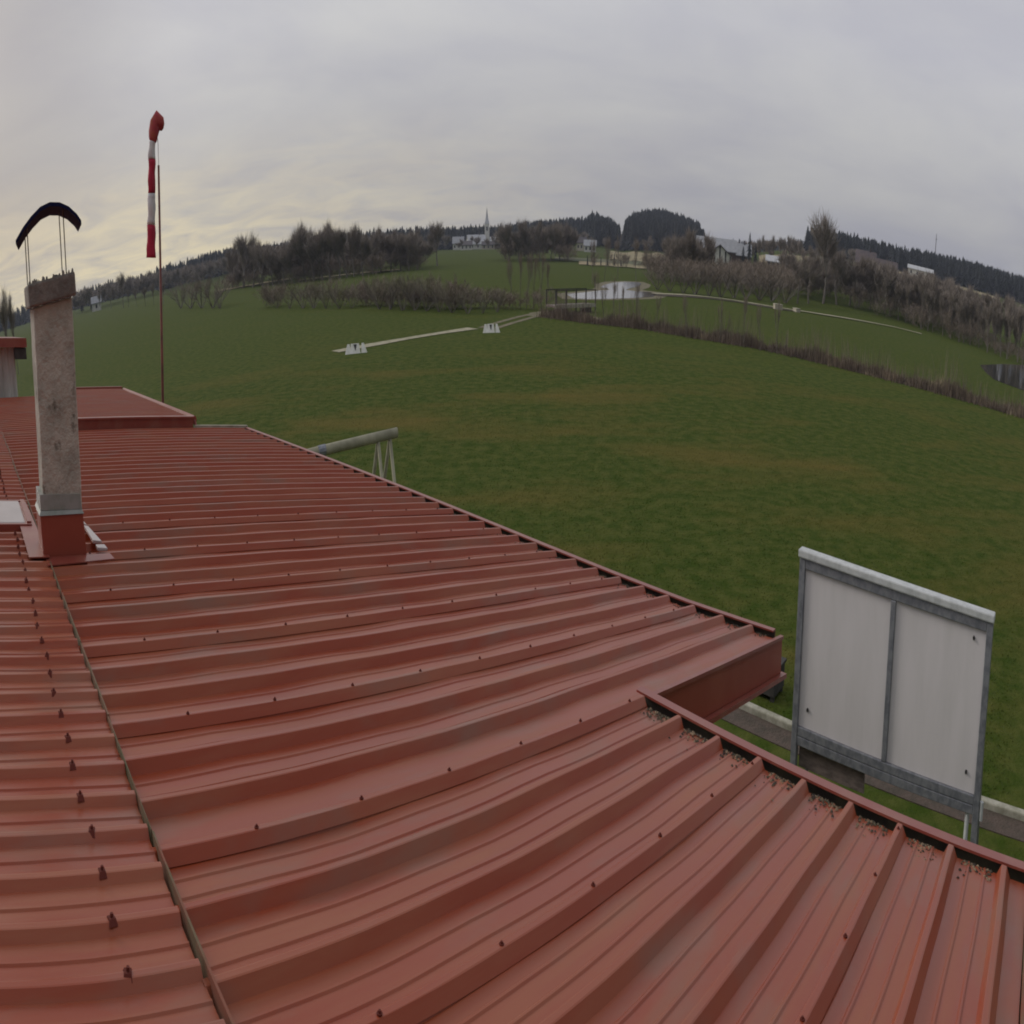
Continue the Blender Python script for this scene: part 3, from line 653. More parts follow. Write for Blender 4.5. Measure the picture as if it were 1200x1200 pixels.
# footbridge
fb = empty('footbridge', (7.0, 90.5, 0), R(35)); tag(fb, 'small timber footbridge with post rails crossing the creek by the pond', 'footbridge')
bx(-2.5, 4.5, -.9, .9, .42, .56, 'deck', 'plank', .01, fb); bx(-2.5, 4.5, -1.0, -.905, .36, .62, 'edge_beam', 'kerb', .01, fb)
bx(-1.2, -.6, -.8, .8, 0, .418, 'abutment', 'dark', 0, fb); bx(3.2, 3.8, -.8, .8, 0, .418, 'abutment', 'dark', 0, fb)
for x in (-2.4, -.7, 1.0, 2.7, 4.4):
    for y in (-.95, .95): bx(x-.05, x+.05, y-.05, y+.05, .1, 1.5, 'rail_post', 'dark', 0, fb)
for y in (-.95, .95): bx(-2.5, 4.5, y-.03, y+.03, 1.502, 1.57, 'handrail', 'dark', 0, fb)

# ------------------------------------------------------------------ trees
def bare_tree(kind, h, seed, ntw):
    """trunk + limbs in one mesh, fine twigs in the other"""
    rnd = random.Random(seed); tr = MB(); cr_ = MB(); tips = []
    def grow(p, d, l, r_, dep):
        n = 3; pts = [p]; q = p.copy(); dd = d.copy()
        for i in range(n):
            dd = (dd+Vector((rnd.uniform(-1, 1), rnd.uniform(-1, 1), rnd.uniform(-.3, .5)))*(.10 if kind == 'upright' else .17)).normalized()
            q = q+dd*l/n; pts.append(q.copy())
        tr.tube(pts, [r_, r_*.85, r_*.72, r_*.6], 5 if dep < 2 else 3, cap=False)
        if dep >= 1: tips.append((pts[1], dd)); tips.append((q, dd)); tips.append((pts[2], dd))
        if dep < 4:
            for k in range(3 if dep < 3 else 2):
                sp_ = .45 if kind == 'upright' else .75
                nd_ = (dd+Vector((rnd.uniform(-1, 1), rnd.uniform(-1, 1), rnd.uniform(-.25, .5)))*sp_).normalized()
                if kind == 'upright': nd_ = (nd_+Vector((0, 0, .5))).normalized()
                st = pts[rnd.choice((2, 3))] if k else q
                grow(st.copy(), nd_, l*rnd.uniform(.62, .82), r_*.58, dep+1)
    if kind == 'shrub':
        for k in range(9):
            a = rnd.uniform(0, 6.3); grow(Vector((math.cos(a), math.sin(a), 0))*rnd.uniform(0, .03)*h, Vector((math.cos(a)*.7, math.sin(a)*.7, 1)).normalized(), h*.34, h*.010, 2)
    elif kind == 'upright':
        grow(Vector((0, 0, 0)), Vector((0, 0, 1)), h*.26, h*.012, 0)
    else:
        grow(Vector((0, 0, 0)), Vector((0, 0, 1)), h*.20, h*.020, 0)
    if kind == 'shrub': tr.tube([(0, 0, -.1), (0, 0, h*.03)], [h*.05, h*.035], 7)
    ends = []
    for i in range(ntw):
        p, d = rnd.choice(tips); l = h*rnd.uniform(.05, .15)
        d2 = (d+Vector((rnd.uniform(-1, 1), rnd.uniform(-1, 1), rnd.uniform(-.5, .8)))*.8).normalized()
        s = p+Vector((rnd.uniform(-1, 1), rnd.uniform(-1, 1), rnd.uniform(-1, 1)))*h*.03
        w = Vector((rnd.uniform(-1, 1), rnd.uniform(-1, 1), rnd.uniform(-.4, .4))).normalized()*h*.0027
        e = s+d2*l; m_ = s+d2*l*.5+w*2
        cr_.add([s-w, s+w, m_+w*.7, m_-w*.7, e], [(0, 1, 2, 3), (3, 2, 4)])
        ends.append(e)
    # fit to the stated height
    top = max(p[2] for p in cr_.v); k = h/top
    tr.v = [tuple(Vector(p)*k) for p in tr.v]; cr_.v = [tuple(Vector(p)*k) for p in cr_.v]
    return tr, cr_
def proto(kind, n, ntw, twig, bark='bark'):
    L_ = []
    for i in range(n):
        t, c_ = bare_tree(kind, 10. if kind != 'shrub' else 3., 100+i*7+len(kind)*13+ntw, ntw)
        L_.append((t.mesh('trunk', M[bark]), c_.mesh('crown', M[twig]), 10. if kind != 'shrub' else 3., t, c_))
    return L_
P_round = proto('round', 4, 1700, 'twig'); P_up = proto('upright', 4, 900, 'twig'); P_shrub = proto('shrub', 4, 800, 'twig_red')
P_shrubg = [(a, (lambda m_: (m_.materials.clear(), m_.materials.append(M['twig_green']), m_)[2])(b_.copy()), c_, d, e) for a, b_, c_, d, e in P_shrub]
P_dense = proto('round', 4, 2500, 'twig'); P_thin = proto('upright', 4, 260, 'twig_red')
rt = random.Random(11)
def tree(name, P, az_, d, h, label, cat, group=None, wide=1.0, i=None):
    a, c_, h0, _, _ = P[rt.randrange(len(P)) if i is None else i]
    x, y = pol(az_, d); o = empty(name, (x, y, gz(x, y)-.05), rt.uniform(0, 6.28)); s = h/h0
    o.scale = (s*wide, s*wide, s)
    link('stems' if name == 'bare_shrub' else 'trunk', a, o); link('crown', c_, o)
    tag(o, label, cat, group); return o
ORD = ['leftmost', 'second from left', 'third from left', 'fourth from left', 'fifth from left', 'sixth from left', 'seventh from left', 'eighth from left', 'ninth from left',
       'tenth from left', 'eleventh from left', 'twelfth from left', 'thirteenth from left', 'fourteenth from left', 'fifteenth from left', 'sixteenth from left',
       'seventeenth from left', 'eighteenth from left', 'nineteenth from left', 'twentieth from left', 'twenty-first from left', 'twenty-second from left', 'twenty-third from left',
       'twenty-fourth from left', 'twenty-fifth from left', 'twenty-sixth from left', 'twenty-seventh from left', 'twenty-eighth from left']
def row(name, P, L_, desc, cat, group, wide=1.0, jitter=0):
    for i, (a, d, h) in enumerate(sorted(L_)):
        tree(name, P, a, d, h, '%s of the %s' % (ORD[i], desc), cat, group, wide*rt.uniform(.9, 1.15))
row('bare_tree', P_dense, [(-22.9, 267, 10.3), (-22.0, 255, 11.5), (-21.2, 246, 9.1), (-20.4, 240, 9.3), (-19.6, 233, 8.2), (-18.7, 233, 8.4), (-18.0, 230, 7.3), (-17.5, 237, 11.5),
     (-16.9, 229, 10.4), (-16.2, 227, 9.5), (-15.5, 225, 9.3), (-14.9, 224, 11.0), (-14.1, 222, 10.0), (-13.5, 222, 9.3), (-12.9, 222, 9.9), (-12.2, 222, 9.0), (-11.4, 227, 7.8),
     (-10.7, 234, 9.1), (-9.9, 235, 8.2), (-9.1, 235, 7.2), (-8.4, 230, 7.2), (-7.7, 231, 7.2)], 'tall bare trees along the upper meadow edge', 'tree', 'tall bare trees along the upper meadow edge', 1.0)
row('bare_tree', P_up, [(-35.9, 520, 7.5), (-34.6, 431, 6.1), (-33.8, 391, 5.6), (-32.9, 355, 5.2), (-31.5, 310, 4.6), (-30.8, 285, 4.4), (-30.1, 272, 4.5), (-29.4, 267, 4.7), (-28.6, 254, 5.0)],
    'small bare trees between chimney and windsock pole', 'tree', 'small trees at the far left meadow edge', 1.4)
tree('bare_tree', P_up, -31.9, 316, 9.2, 'tallest bare tree standing alone above the row left of the windsock pole', 'tree', None, 1.3)
tree('poplar', P_up, -41.6, 118, 8.6, 'tall narrow poplar cut by the left picture edge above the shed', 'tree', None, .75)
tree('poplar', P_up, -40.9, 119, 8.0, 'narrow poplar right beside the one at the left picture edge', 'tree', None, .6)
tree('round_bare_tree', P_round, -6.1, 260, 9.3, 'solitary round crowned bare tree in the meadow left of the church spire', 'tree', None, 1.25, 0)
row('bare_tree', P_dense, [(-.2, 292, 9.5), (.6, 292, 10.1), (1.4, 293, 10.1), (2.3, 294, 9.8), (3.2, 296, 9.3), (3.9, 311, 10.1), (4.6, 314, 9.0)],
    'dense bare trees clumped right of the church spire', 'tree', 'trees right of the church', 1.15)
row('bare_tree', P_dense, [(13.2, 185, 6.7), (13.9, 185, 8.0), (14.7, 186, 8.6), (15.6, 188, 7.9)], 'brown trees left of the grey roofed barn', 'tree', 'trees left of the barn', 1.0)
row('bare_tree', P_dense, [(23.5, 165, 6.8), (26.7, 182, 8.6), (27.8, 187, 7.2), (24.4, 172, 7.4)], 'lower trees crowding around the tall dark tree at right', 'tree', 'trees around the tall dark tree', 1.1)
tree('round_bare_tree', P_round, 25.6, 178, 13.0, 'tallest dark tree with round crown rising above the right hand thicket', 'tree', None, 1.0, 0)
row('bare_tree', P_up, [(20.2+i*.42, 330, 7.0+.8*math.sin(i*2.3)) for i in range(9)], 'thin pale trees in a line right of the barn', 'tree', 'line of thin trees right of the barn', 1.0)
bl = []
for i in range(25):
    a = 28.7+i*.62+rt.uniform(-.2, .2); bl.append((a, 186-1.9*i+rt.uniform(-4, 6), rt.uniform(6.0, 8.4)-.05*i))
row('birch', P_up, bl, 'slender bare trees at right beyond the pond', 'tree', 'slender bare trees at the right beyond the pond', 1.2)
# shrubs
row('bare_shrub', P_shrub, [(-27.2, 200, 4.6), (-26.4, 188, 4.8), (-25.5, 178, 4.7), (-24.6, 168, 4.5), (-24.0, 162, 3.5)], 'reddish shrubs right of the windsock pole', 'shrub', 'shrubs right of the windsock pole', 1.5)
row('bare_shrub', P_shrubg, [(-19.3, 131, 2.0), (-18.3, 126, 2.2), (-17.2, 122, 3.0), (-16.3, 119, 2.7), (-15.3, 115, 2.4), (-14.2, 112, 2.5), (-13.2, 110, 2.0), (-10.9, 104, 3.0), (-10.0, 102, 3.2),
     (-9.0, 99, 3.2), (-8.0, 98, 3.0), (-7.0, 96, 2.9), (-6.0, 94, 2.5), (-4.9, 92, 2.1), (-3.6, 90, 1.9), (-2.4, 90, 1.7), (-1.2, 91, 1.8)], 'bare shrubs in the hedge behind the white markers', 'shrub', 'hedge shrubs behind the markers', 1.35)
row('sapling', P_thin, [(.1, 95, 4.0), (.7, 94, 4.2), (1.2, 95, 4.4), (1.8, 96, 4.0), (2.4, 95, 4.3), (3.0, 96, 3.6)], 'saplings left of the footbridge', 'sapling', 'saplings left of the footbridge', .7)
row('bare_shrub', P_shrub, [(12.0, 148, 3.0), (13.0, 146, 3.6), (14.1, 145, 3.9), (15.1, 145, 4.1), (16.2, 146, 4.2), (17.2, 147, 4.4), (18.3, 150, 4.6), (19.3, 152, 4.6), (20.4, 155, 5.0), (21.4, 158, 4.8), (22.5, 160, 4.7)],
    'brown shrubs along the far pond bank', 'shrub', 'shrubs along the far pond bank', 1.5)
row('sapling', P_thin, [(6.9, 84, 3.3), (7.6, 80, 2.7), (8.4, 83, 3.2), (9.2, 79, 2.6), (10.4, 80, 3.0), (12, 77, 2.4), (14.5, 75, 2.6), (17.3, 74, 2.7), (19.2, 73, 3.1), (20.6, 72, 2.8), (22, 71.5, 3.3)],
    'thin saplings rising from the creekside reeds', 'sapling', 'thin saplings in the creek reeds', .75)
row('sapling', P_thin, [(6.6, 150, 5.4), (7.6, 160, 6.0), (8.7, 170, 6.4), (10.2, 172, 6.2), (11.2, 168, 5.4)], 'thin trees around the upper pond', 'sapling', 'thin trees around the upper pond', .9)

# merged woods: background masses
def merge(name, inst, m, kind='stuff', part=4):
    """inst: (source MB, matrix scale sx, sz, rot, x, y, z)"""
    b = MB()
    for src, sx, sz, ro, x, y, z in inst:
        c_, s_ = math.cos(ro)*sx, math.sin(ro)*sx; o = len(b.v)
        b.v.extend([(p[0]*c_-p[1]*s_+x, p[0]*s_+p[1]*c_+y, p[2]*sz+z) for p in src.v]); b.f.extend([tuple(i+o for i in f) for f in src.f])
    b.mi = [0]*len(b.f)
    return tag(b.build(name, m), kind=kind)
def thin(src, n, seed):
    """a lighter tree for the far masses: each twig is one vertex quintet"""
    r_ = random.Random(seed); b = MB(); q = len(src.v)//5
    for i in r_.sample(range(q), min(n, q)):
        vv = [Vector(v) for v in src.v[i*5:i*5+5]]; c_ = (vv[0]+vv[1])/2
        w = (vv[1]-vv[0])*1.3
        b.add([c_-w, c_+w, vv[4]], [(0, 1, 2)])
    return b
light = [thin(p[4], 1100, i) for i, p in enumerate(P_dense)]; lightsh = [thin(p[4], 600, i) for i, p in enumerate(P_shrub)]
inst = []
for i in range(150):                                     # behind the tall row on the left
    a = rt.uniform(-23, -7); x, y = pol(a, rt.uniform(232, 300)+max(0, (-a-18))*6); h = rt.uniform(3.5, 8.8); s = h/10
    inst.append((rt.choice(light), s*1.4, s, rt.uniform(0, 6), x, y, gz(x, y)-.3))
for i in range(110):                                     # dusky wood right of the windsock pole
    a = rt.uniform(-36, -22); x, y = pol(a, rt.uniform(430, 560)); h = rt.uniform(7, 10); s = h/10
    inst.append((rt.choice(light), s*1.5, s, rt.uniform(0, 6), x, y, gz(x, y)-.3))
for i in range(60):
    a = rt.uniform(-8, 16); x, y = pol(a, rt.uniform(520, 620)); h = rt.uniform(5, 8); s = h/10
    inst.append((rt.choice(light), s*1.5, s, rt.uniform(0, 6), x, y, gz(x, y)-.3))
for i in range(60):
    a = rt.uniform(15, 29); x, y = pol(a, rt.uniform(340, 440)); h = rt.uniform(3.5, 6.5); s = h/10
    inst.append((rt.choice(light), s*1.5, s, rt.uniform(0, 6), x, y, gz(x, y)-.3))
lightup = [thin(p[4], 900, 50+i) for i, p in enumerate(P_up)]
for i in range(260):
    a = rt.uniform(29, 46); x, y = pol(a, (190-2.6*(a-26))*rt.uniform(1.0, 1.35)); h = rt.uniform(4.6, 7.8)
    if a > 38.5 and rt.random() < .55: continue
    s = h/10
    inst.append((rt.choice(lightup), s*1.3, s, rt.uniform(0, 6), x, y, gz(x, y)-.3))
for i in range(45):
    a = rt.uniform(22.6, 29); x, y = pol(a, rt.uniform(182, 230)); h = rt.uniform(4, 6.5); s = h/10
    inst.append((rt.choice(light), s*1.3, s, rt.uniform(0, 6), x, y, gz(x, y)-.3))
for i in range(30):
    a = rt.uniform(13, 15.8); x, y = pol(a, rt.uniform(188, 225)); h = rt.uniform(5, 8); s = h/10
    inst.append((rt.choice(light), s*1.2, s, rt.uniform(0, 6), x, y, gz(x, y)-.3))
for i in range(40):
    a = rt.uniform(-.6, 5.0); x, y = pol(a, rt.uniform(296, 330)); h = rt.uniform(6, 10); s = h/10
    inst.append((rt.choice(light), s*1.3, s, rt.uniform(0, 6), x, y, gz(x, y)-.3))
tag(merge('bare_woodland', inst, M['twig']), 'grey bare woodland massed along the far meadow edges', 'woodland')
inst = []
for i in range(110):                                    # undergrowth below the tall row
    a = rt.uniform(-23.5, -7.2); x, y = pol(a, interp([(-23.5, 268), (-18, 232), (-12, 223), (-7, 236)], a)+rt.uniform(-1, 8)); h = rt.uniform(1.6, 4.2); s = h/3
    inst.append((rt.choice(lightsh), s*1.4, s, rt.uniform(0, 6), x, y, gz(x, y)-.1))
for i in range(26):
    a = rt.uniform(-.6, 5); x, y = pol(a, rt.uniform(294, 306)); h = rt.uniform(2.0, 5.2); s = h/3
    inst.append((rt.choice(lightsh), s*1.4, s, rt.uniform(0, 6), x, y, gz(x, y)-.1))
for i in range(46):
    a = rt.uniform(-20.5, -4); x, y = pol(a, interp([(-20, 134), (-13, 111), (-5, 94), (4, 92)], a)+rt.uniform(0, 4)); h = rt.uniform(1.3, 3.0); s = h/3
    inst.append((rt.choice(lightsh), s*1.4, s, rt.uniform(0, 6), x, y, -.1))
for i in range(230):
    a = rt.uniform(22.5, 45); x, y = pol(a, (188-2.2*(a-24))*rt.uniform(1.0, 1.25)); h = rt.uniform(1.8, 4.0)*(.5 if a > 39 else 1); s = h/3
    inst.append((rt.choice(lightsh), s*1.2, s, rt.uniform(0, 6), x, y, gz(x, y)-.1))
for i in range(130):
    a = rt.uniform(11.5, 23); x, y = pol(a, rt.uniform(165, 215)); h = rt.uniform(2.5, 4.6); s = h/3
    inst.append((rt.choice(lightsh), s*1.3, s, rt.uniform(0, 6), x, y, gz(x, y)-.1))
for i in range(36):
    a = rt.uniform(6, 15); x, y = pol(a, rt.uniform(255, 262)); h = rt.uniform(1.2, 3.6); s = h/3
    inst.append((rt.choice(lightsh), s*1.0, s, rt.uniform(0, 6), x, y, gz(x, y)-.1))
for i in range(60):
    a = rt.uniform(-12.5, 3.2); x, y = pol(a, interp([(-20, 134), (-13, 112), (-5, 95), (4, 92)], a)+rt.uniform(0, 4)); h = rt.uniform(1.0, 1.9); s = h/3
    inst.append((rt.choice(lightsh), s*1.7, s, rt.uniform(0, 6), x, y, -.1))
tag(merge('scrub_thicket', inst, M['twig_red']), 'brown leafless scrub filling the banks and the right hand thicket', 'scrub')

# conifer forests on the ridges
def conifer(h, seed):
    r_ = random.Random(seed); b = MB(); b.tube([(0, 0, 0), (0, 0, h*.95)], [h*.018, h*.004], 4, cap=False); tiers = 9
    for t in range(tiers):
        z = h*(.1+.84*t/tiers); rr = h*.20*(1-t/tiers)**.8+h*.015; n = 7
        for k in range(n):
            a = 6.283*k/n+r_.uniform(-.4, .4); l = rr*r_.uniform(.7, 1.2); w = .42
            b.add([(math.cos(a-w)*l*.55, math.sin(a-w)*l*.55, z+h*.03), (math.cos(a)*l, math.sin(a)*l, z-h*.035), (math.cos(a+w)*l*.55, math.sin(a+w)*l*.55, z+h*.03), (0, 0, z+h*.13)], [(0, 1, 3), (1, 2, 3)])
    return b
CF = [conifer(10, i) for i in range(5)]
inst = []
def forest(a0, a1, r0, r1, n, h0, h1):
    for i in range(n):
        a = rt.uniform(a0, a1); d = rt.uniform(r0, r1); x, y = pol(a, d); h = rt.uniform(h0, h1); s = h/10
        inst.append((rt.choice(CF), s*1.8, s*rt.uniform(.82, 1.02), rt.uniform(0, 6), x, y, gz(x, y)-.4))
forest(-60, -29, 640, 830, 500, 10, 12)
forest(-29, -7, 560, 830, 1100, 10.5, 12.5)
forest(-7, 6.4, 600, 830, 900, 10.5, 12.5)
forest(6.4, 8.8, 560, 830, 240, 11, 13)
forest(9.2, 15.7, 540, 830, 900, 11.5, 13.5)
forest(15.7, 24, 680, 840, 420, 7, 10.5)
forest(24, 47, 530, 830, 2600, 10.5, 12.8)
forest(47, 70, 600, 830, 500, 9.5, 13.5)
tag(merge('conifer_forest', inst, M['needle']), 'dark conifer forest covering the ridges along the horizon', 'forest')
# single conifers
cme2 = []
for i in range(3):
    c_ = conifer(10, 40+i); cme2.append(c_.mesh('crown', M['needle']))
tb = MB(); tb.tube([(0, 0, 0), (0, 0, 9)], [.22, .05], 6); tme = tb.mesh('trunk', M['bark'])
def con(a, d, h, label, wide=1.3, group=None):
    x, y = pol(a, d); o = empty('conifer', (x, y, gz(x, y)-.05), rt.uniform(0, 6)); s = h/10; o.scale = (s*wide, s*wide, s)
    link('crown', rt.choice(cme2), o); link('trunk', tme, o); tag(o, label, 'tree', group)
con(19.4, 282, 8.4, 'dark conifer rising beside the barn roof right side', 1.2)
con(18.9, 280, 5.4, 'smaller conifer touching the dark conifer beside the barn', 1.6)
con(19.9, 284, 5.6, 'squat conifer just right of the tall one beside the barn', 1.6)
con(-35.3, 475, 7.6, 'left one of two pointed conifers right of the chimney', 1.5)
con(-34.5, 440, 7.0, 'right one of two pointed conifers right of the chimney', 1.4)
for i in range(6): con(6.2+i*.55, 262+i*2, 2.3+.5*math.sin(i*2), ORD[i]+' of the small dark conifers in the straw field', 1.2, 'small conifers in the straw field')

# creekside reeds: a band of dry stems
cl_ = [(4.2, 86.5), (9.8, 80.6), (15.4, 77.8), (18.5, 74.4), (23.3, 71.2), (26.5, 69.4), (33.3, 62.8), (40.1, 57.3), (46.8, 51.8), (56, 44), (66, 36)]
def reeds(n, w, h0, h1, wid, seed):
    r_ = random.Random(seed); b = MB(); seg_ = [math.dist(p, q) for p, q in zip(cl_, cl_[1:])]; T = sum(seg_)
    for i in range(n):
        t = r_.random()*T; k = 0
        while t > seg_[k]: t -= seg_[k]; k += 1
        f = t/seg_[k]; p, q = cl_[k], cl_[k+1]; ox = r_.gauss(0, w)
        dx, dy = (q[0]-p[0])/seg_[k], (q[1]-p[1])/seg_[k]
        x = p[0]+(q[0]-p[0])*f-dy*ox; y = p[1]+(q[1]-p[1])*f+dx*ox
        cl2 = .5+.5*math.sin(x*.9+2)*math.sin(x*.37+y*.2)+.25*math.sin(x*2.3)
        h = r_.uniform(h0, h1)*(.45+.62*cl2); a = r_.uniform(0, 3.14); c_, s_ = math.cos(a)*wid, math.sin(a)*wid; lx, ly = r_.gauss(0, .13)*h, r_.gauss(0, .13)*h
        b.add([(x-c_, y-s_, 0), (x+c_, y+s_, 0), (x+lx+c_*.5, y+ly+s_*.5, h*.7), (x+lx*1.4-c_*.5, y+ly*1.4-s_*.5, h)], [(0, 1, 2, 3)])
    return b
tag(reeds(24000, .85, .12, .85, .026, 3).build('reed_belt', M['reed']), 'belt of dry red brown reeds lining the creek across the meadow', 'reeds', kind='stuff')
tag(reeds(1800, .8, 1.3, 2.2, .016, 5).build('twig_belt', M['twig_red']), 'thin taller twigs standing up among the creek reeds', 'twigs', kind='stuff')
# dark creek bed inside the reeds
b = MB(); l = []
for i, (x, y) in enumerate(cl_): l += [(x-.5, y-1.0, .03), (x+.5, y+.6, .03)]
b.add(l, [(2*i, 2*i+1, 2*i+3, 2*i+2) for i in range(len(cl_)-1)]); tag(b.build('creek_bed', M['soil']), kind='structure')
# low grass tufts near, as real blades
r_ = random.Random(9); b = MB()
for i in range(90000):
    a = r_.uniform(-38, 44); d = 13+45*r_.random()**1.4; x, y = pol(a, d)
    uu = (x+y)*.7071; vv_ = (-x+y)*.7071
    if uu < 7.2 and vv_ < 24: continue
    if 12.2 < uu < 13.4 and vv_ < 13: continue
    h = r_.uniform(.015, .035); t = r_.uniform(0, 3.14); c_, s_ = math.cos(t)*.012, math.sin(t)*.012; lx, ly = r_.gauss(0, .045), r_.gauss(0, .045)
    b.add([(x-c_, y-s_, 0), (x+c_, y+s_, 0), (x+lx, y+ly, h)], [(0, 1, 2)])
tag(b.build('grass_tufts', M['grass']), 'short green grass tufts scattered over the near meadow', 'grass', kind='stuff')

# ------------------------------------------------------------------ distant houses
def house(name, a, d, w, dep, wh, rh, wall, roof, label, cat='house', rz=0., gable_front=False, nwin=3, z=None, group=None, chim=True):
    x, y = pol(a, d); o = empty(name, (x, y, (gz(x, y) if z is None else z)-.1), -R(a)+rz); tag(o, label, cat, group)
    b = MB(); b.box(-w/2, w/2, -dep/2, dep/2, 0, wh)
    if gable_front: b.add([(-w/2, -dep/2, wh), (w/2, -dep/2, wh), (0, -dep/2, wh+rh), (-w/2, dep/2, wh), (w/2, dep/2, wh), (0, dep/2, wh+rh)], [(0, 1, 2), (5, 4, 3)])
    else: b.add([(-w/2, -dep/2, wh), (-w/2, dep/2, wh), (-w/2, 0, wh+rh), (w/2, -dep/2, wh), (w/2, dep/2, wh), (w/2, 0, wh+rh)], [(2, 1, 0), (3, 4, 5)])
    b.build('wall', M[wall], o)
    e = .5; t = .22; b = MB()
    if gable_front:
        for s in (-1, 1):
            b.hexa([(0, -dep/2-e, wh+rh+.02), (s*(w/2+e), -dep/2-e, wh-rh*e/(w/2)+.02), (s*(w/2+e), dep/2+e, wh-rh*e/(w/2)+.02), (0, dep/2+e, wh+rh+.02)],
                   [(0, -dep/2-e, wh+rh+t), (s*(w/2+e), -dep/2-e, wh-rh*e/(w/2)+t), (s*(w/2+e), dep/2+e, wh-rh*e/(w/2)+t), (0, dep/2+e, wh+rh+t)])
    else:
        for s in (-1, 1):
            b.hexa([(-w/2-e, 0, wh+rh+.02), (-w/2-e, s*(dep/2+e), wh-rh*e/(dep/2)+.02), (w/2+e, s*(dep/2+e), wh-rh*e/(dep/2)+.02), (w/2+e, 0, wh+rh+.02)],
                   [(-w/2-e, 0, wh+rh+t), (-w/2-e, s*(dep/2+e), wh-rh*e/(dep/2)+t), (w/2+e, s*(dep/2+e), wh-rh*e/(dep/2)+t), (w/2+e, 0, wh+rh+t)])
    rf = b.build('roof', M[roof], o)
    if chim: b = MB(); b.box(w*.18, w*.18+.6, -.3, .3, wh+rh*.5, wh+rh+.9); b.build('chimney', M['r_red'], rf)
    for i in range(nwin):
        cx_ = -w/2+w*(i+.5)/nwin; b = MB(); b.box(cx_-.5, cx_+.5, -dep/2-.05, -dep/2-.002, wh*.35, wh*.35+1.1); b.build('window', M['pane'], o)
    return o
house('house', -4.35, 590, 9, 8, 3.0, 2.6, 'h_white', 'r_grey', 'white house with grey roof at the left end of the church village')
house('house', -2.9, 585, 15, 9, 2.6, 3.6, 'h_white', 'r_light', 'white house with bright roof just left of the church tower', rz=.35)
house('house', -1.15, 590, 12, 8, 2.6, 2.6, 'h_dark', 'r_light', 'dark walled house with pale roof just right of the church tower')
house('house', -3.7, 560, 9, 7, 2.2, 1.5, 'h_white', 'r_dark', 'low white house with dark roof in front of the church village', chim=False)
house('house', -1.9, 565, 10, 7, 2.0, 1.3, 'h_cream', 'r_dark', 'low cream house with dark roof below the church tower', chim=False)
house('house', -8.1, 420, 4, 4, 2.8, 1.2, 'h_white', 'r_grey', 'tiny white house among the trees left of the lone round tree', chim=False, nwin=1)
house('house', 6.4, 480, 8, 7, 2.4, 1.8, 'h_white', 'r_grey', 'white house with grey roof between tree clump and straw field', chim=False)
house('house', 5.7, 500, 7, 6, 3.2, 1.8, 'h_cream', 'r_dark', 'cream house half hidden behind the right end of tree clump')
house('house', -34.1, 400, 5, 5, 2.6, 1.6, 'h_white', 'r_grey', 'tiny white house among the small trees near the chimney', chim=False, nwin=1)
bn = house('barn', 17.0, 262, 8.6, 7, 1.7, 1.9, 'h_white', 'r_dark', 'timber framed gable barn with black posts and white infill', 'barn', gable_front=True, nwin=0, chim=False, z=2.4)
for x in (-3.9, -2.1, 0, 2.1, 3.9):
    b = MB(); b.box(x-.25, x+.25, -3.62, -3.502, 0, 1.7+1.9*(1-abs(x)/4.3)-.1); b.build('timber_post', M['h_dark'], bn)
house('barn', 16.7, 275, 15, 9, 2.2, 2.2, 'h_brown', 'r_grey', 'long barn with light grey roof behind the black and white gable', 'barn', chim=False, nwin=0, z=2.9)
house('house', 18.6, 290, 9, 7, 3.4, 2.2, 'h_brown', 'r_grey', 'brown house with grey roof between barn and conifer')
house('farmhouse', 28.9, 300, 8, 8, 3.2, 2.6, 'h_brown', 'r_red', 'brown farmhouse with gable roof right of the tall dark tree', z=4.6)
house('barn', 30.5, 305, 10, 8, 2.4, 3.0, 'h_brown', 'r_red', 'long low brown barn right beside the brown farmhouse', 'barn', z=4.0, chim=False)
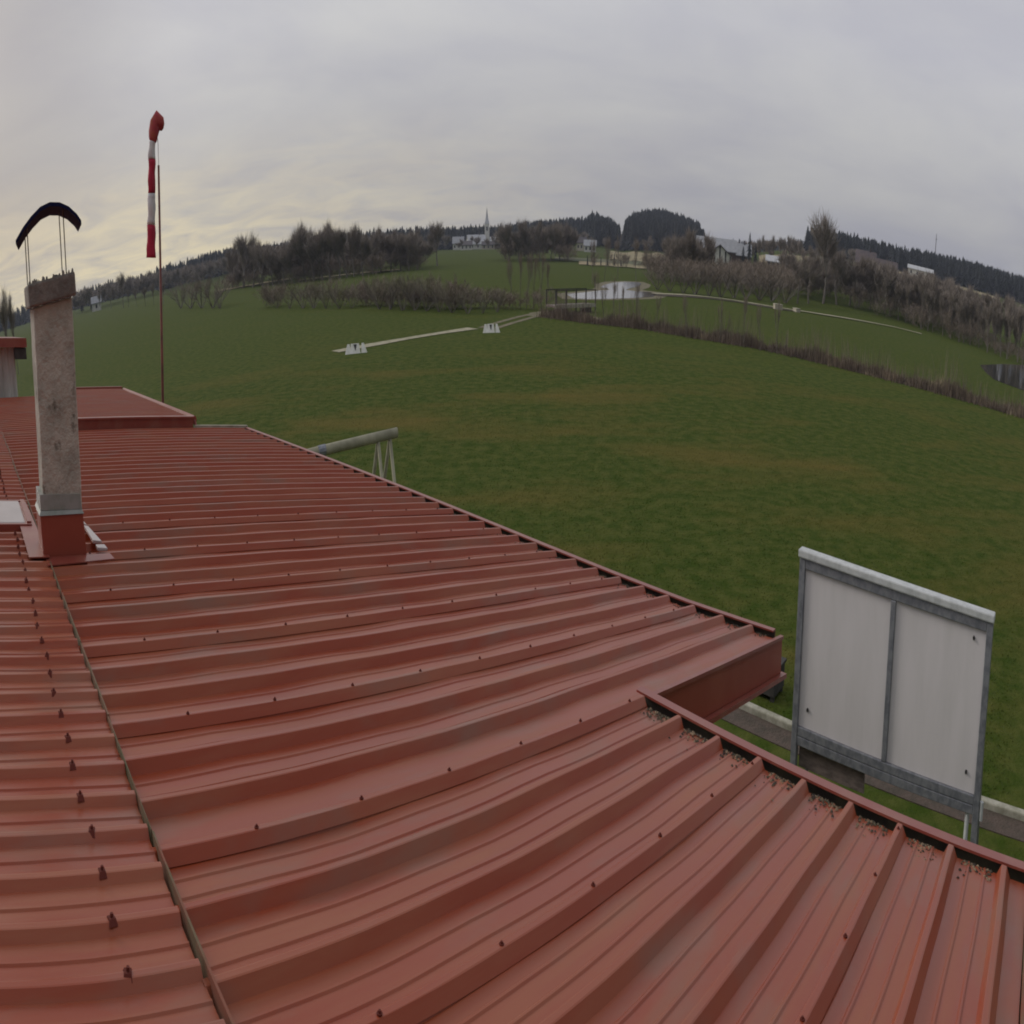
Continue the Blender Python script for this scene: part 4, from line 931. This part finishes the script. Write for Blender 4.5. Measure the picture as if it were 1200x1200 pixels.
house('hall', 33.4, 480, 17, 9, 2.6, 1.2, 'h_white', 'r_light', 'low white hall on the slope below the forest at right', 'hall', chim=False, nwin=4)
house('house', 21.4, 300, 6, 6, 1.4, 1.1, 'h_cream', 'r_light', 'cream shed right of the conifer by the straw field', 'shed', chim=False)
# church
x, y = pol(-2.0, 600); ct = empty('church_tower', (x, y, -.1), R(2)); tag(ct, 'white church tower with tall pointed spire above the village', 'church')
b = MB(); b.box(-2, 2, -2, 2, 0, 11); b.build('tower', M['h_white'], ct)
b = MB(); b.add([(-2.15, -2.15, 11), (2.15, -2.15, 11), (2.15, 2.15, 11), (-2.15, 2.15, 11), (-1.1, -1.1, 13.2), (1.1, -1.1, 13.2), (1.1, 1.1, 13.2), (-1.1, 1.1, 13.2), (0, 0, 18.5)],
                [(0, 1, 5, 4), (1, 2, 6, 5), (2, 3, 7, 6), (3, 0, 4, 7), (4, 5, 8), (5, 6, 8), (6, 7, 8), (7, 4, 8), (3, 2, 1, 0)]); b.build('spire', M['r_light'], ct)
b = MB(); b.box(-.6, .6, -2.05, -2.003, 8, 9.8); b.build('window', M['pane'], ct)
# antenna mast on the right ridge
x, y = pol(34.5, 700); z = gz(x, y); am = empty('antenna_mast', (x, y, z)); tag(am, 'thin antenna mast above the right hand forest ridge', 'mast')
b = MB(); b.tube([(0, 0, 0), (0, 0, 21)], [.5, .2], 6); b.build('mast', M['r_dark'], am)
b = MB(); b.box(-.6, .6, -.6, .6, 18.0, 18.3); b.build('platform', M['r_dark'], am)

# ------------------------------------------------------------------ haze
b = MB(); b.box(-1500, 1500, -1500, 1500, -1.5, 70)
hz = bpy.data.materials.new('haze'); hz.use_nodes = True; t = hz.node_tree; t.nodes.clear()
o_ = t.nodes.new('ShaderNodeOutputMaterial'); pv = t.nodes.new('ShaderNodeVolumePrincipled'); pv.inputs['Color'].default_value = (.72, .78, 1, 1); pv.inputs['Density'].default_value = .0002
t.links.new(pv.outputs[0], o_.inputs['Volume'])
tag(b.build('haze', hz), 'thin pale haze in the air', 'haze', kind='stuff')
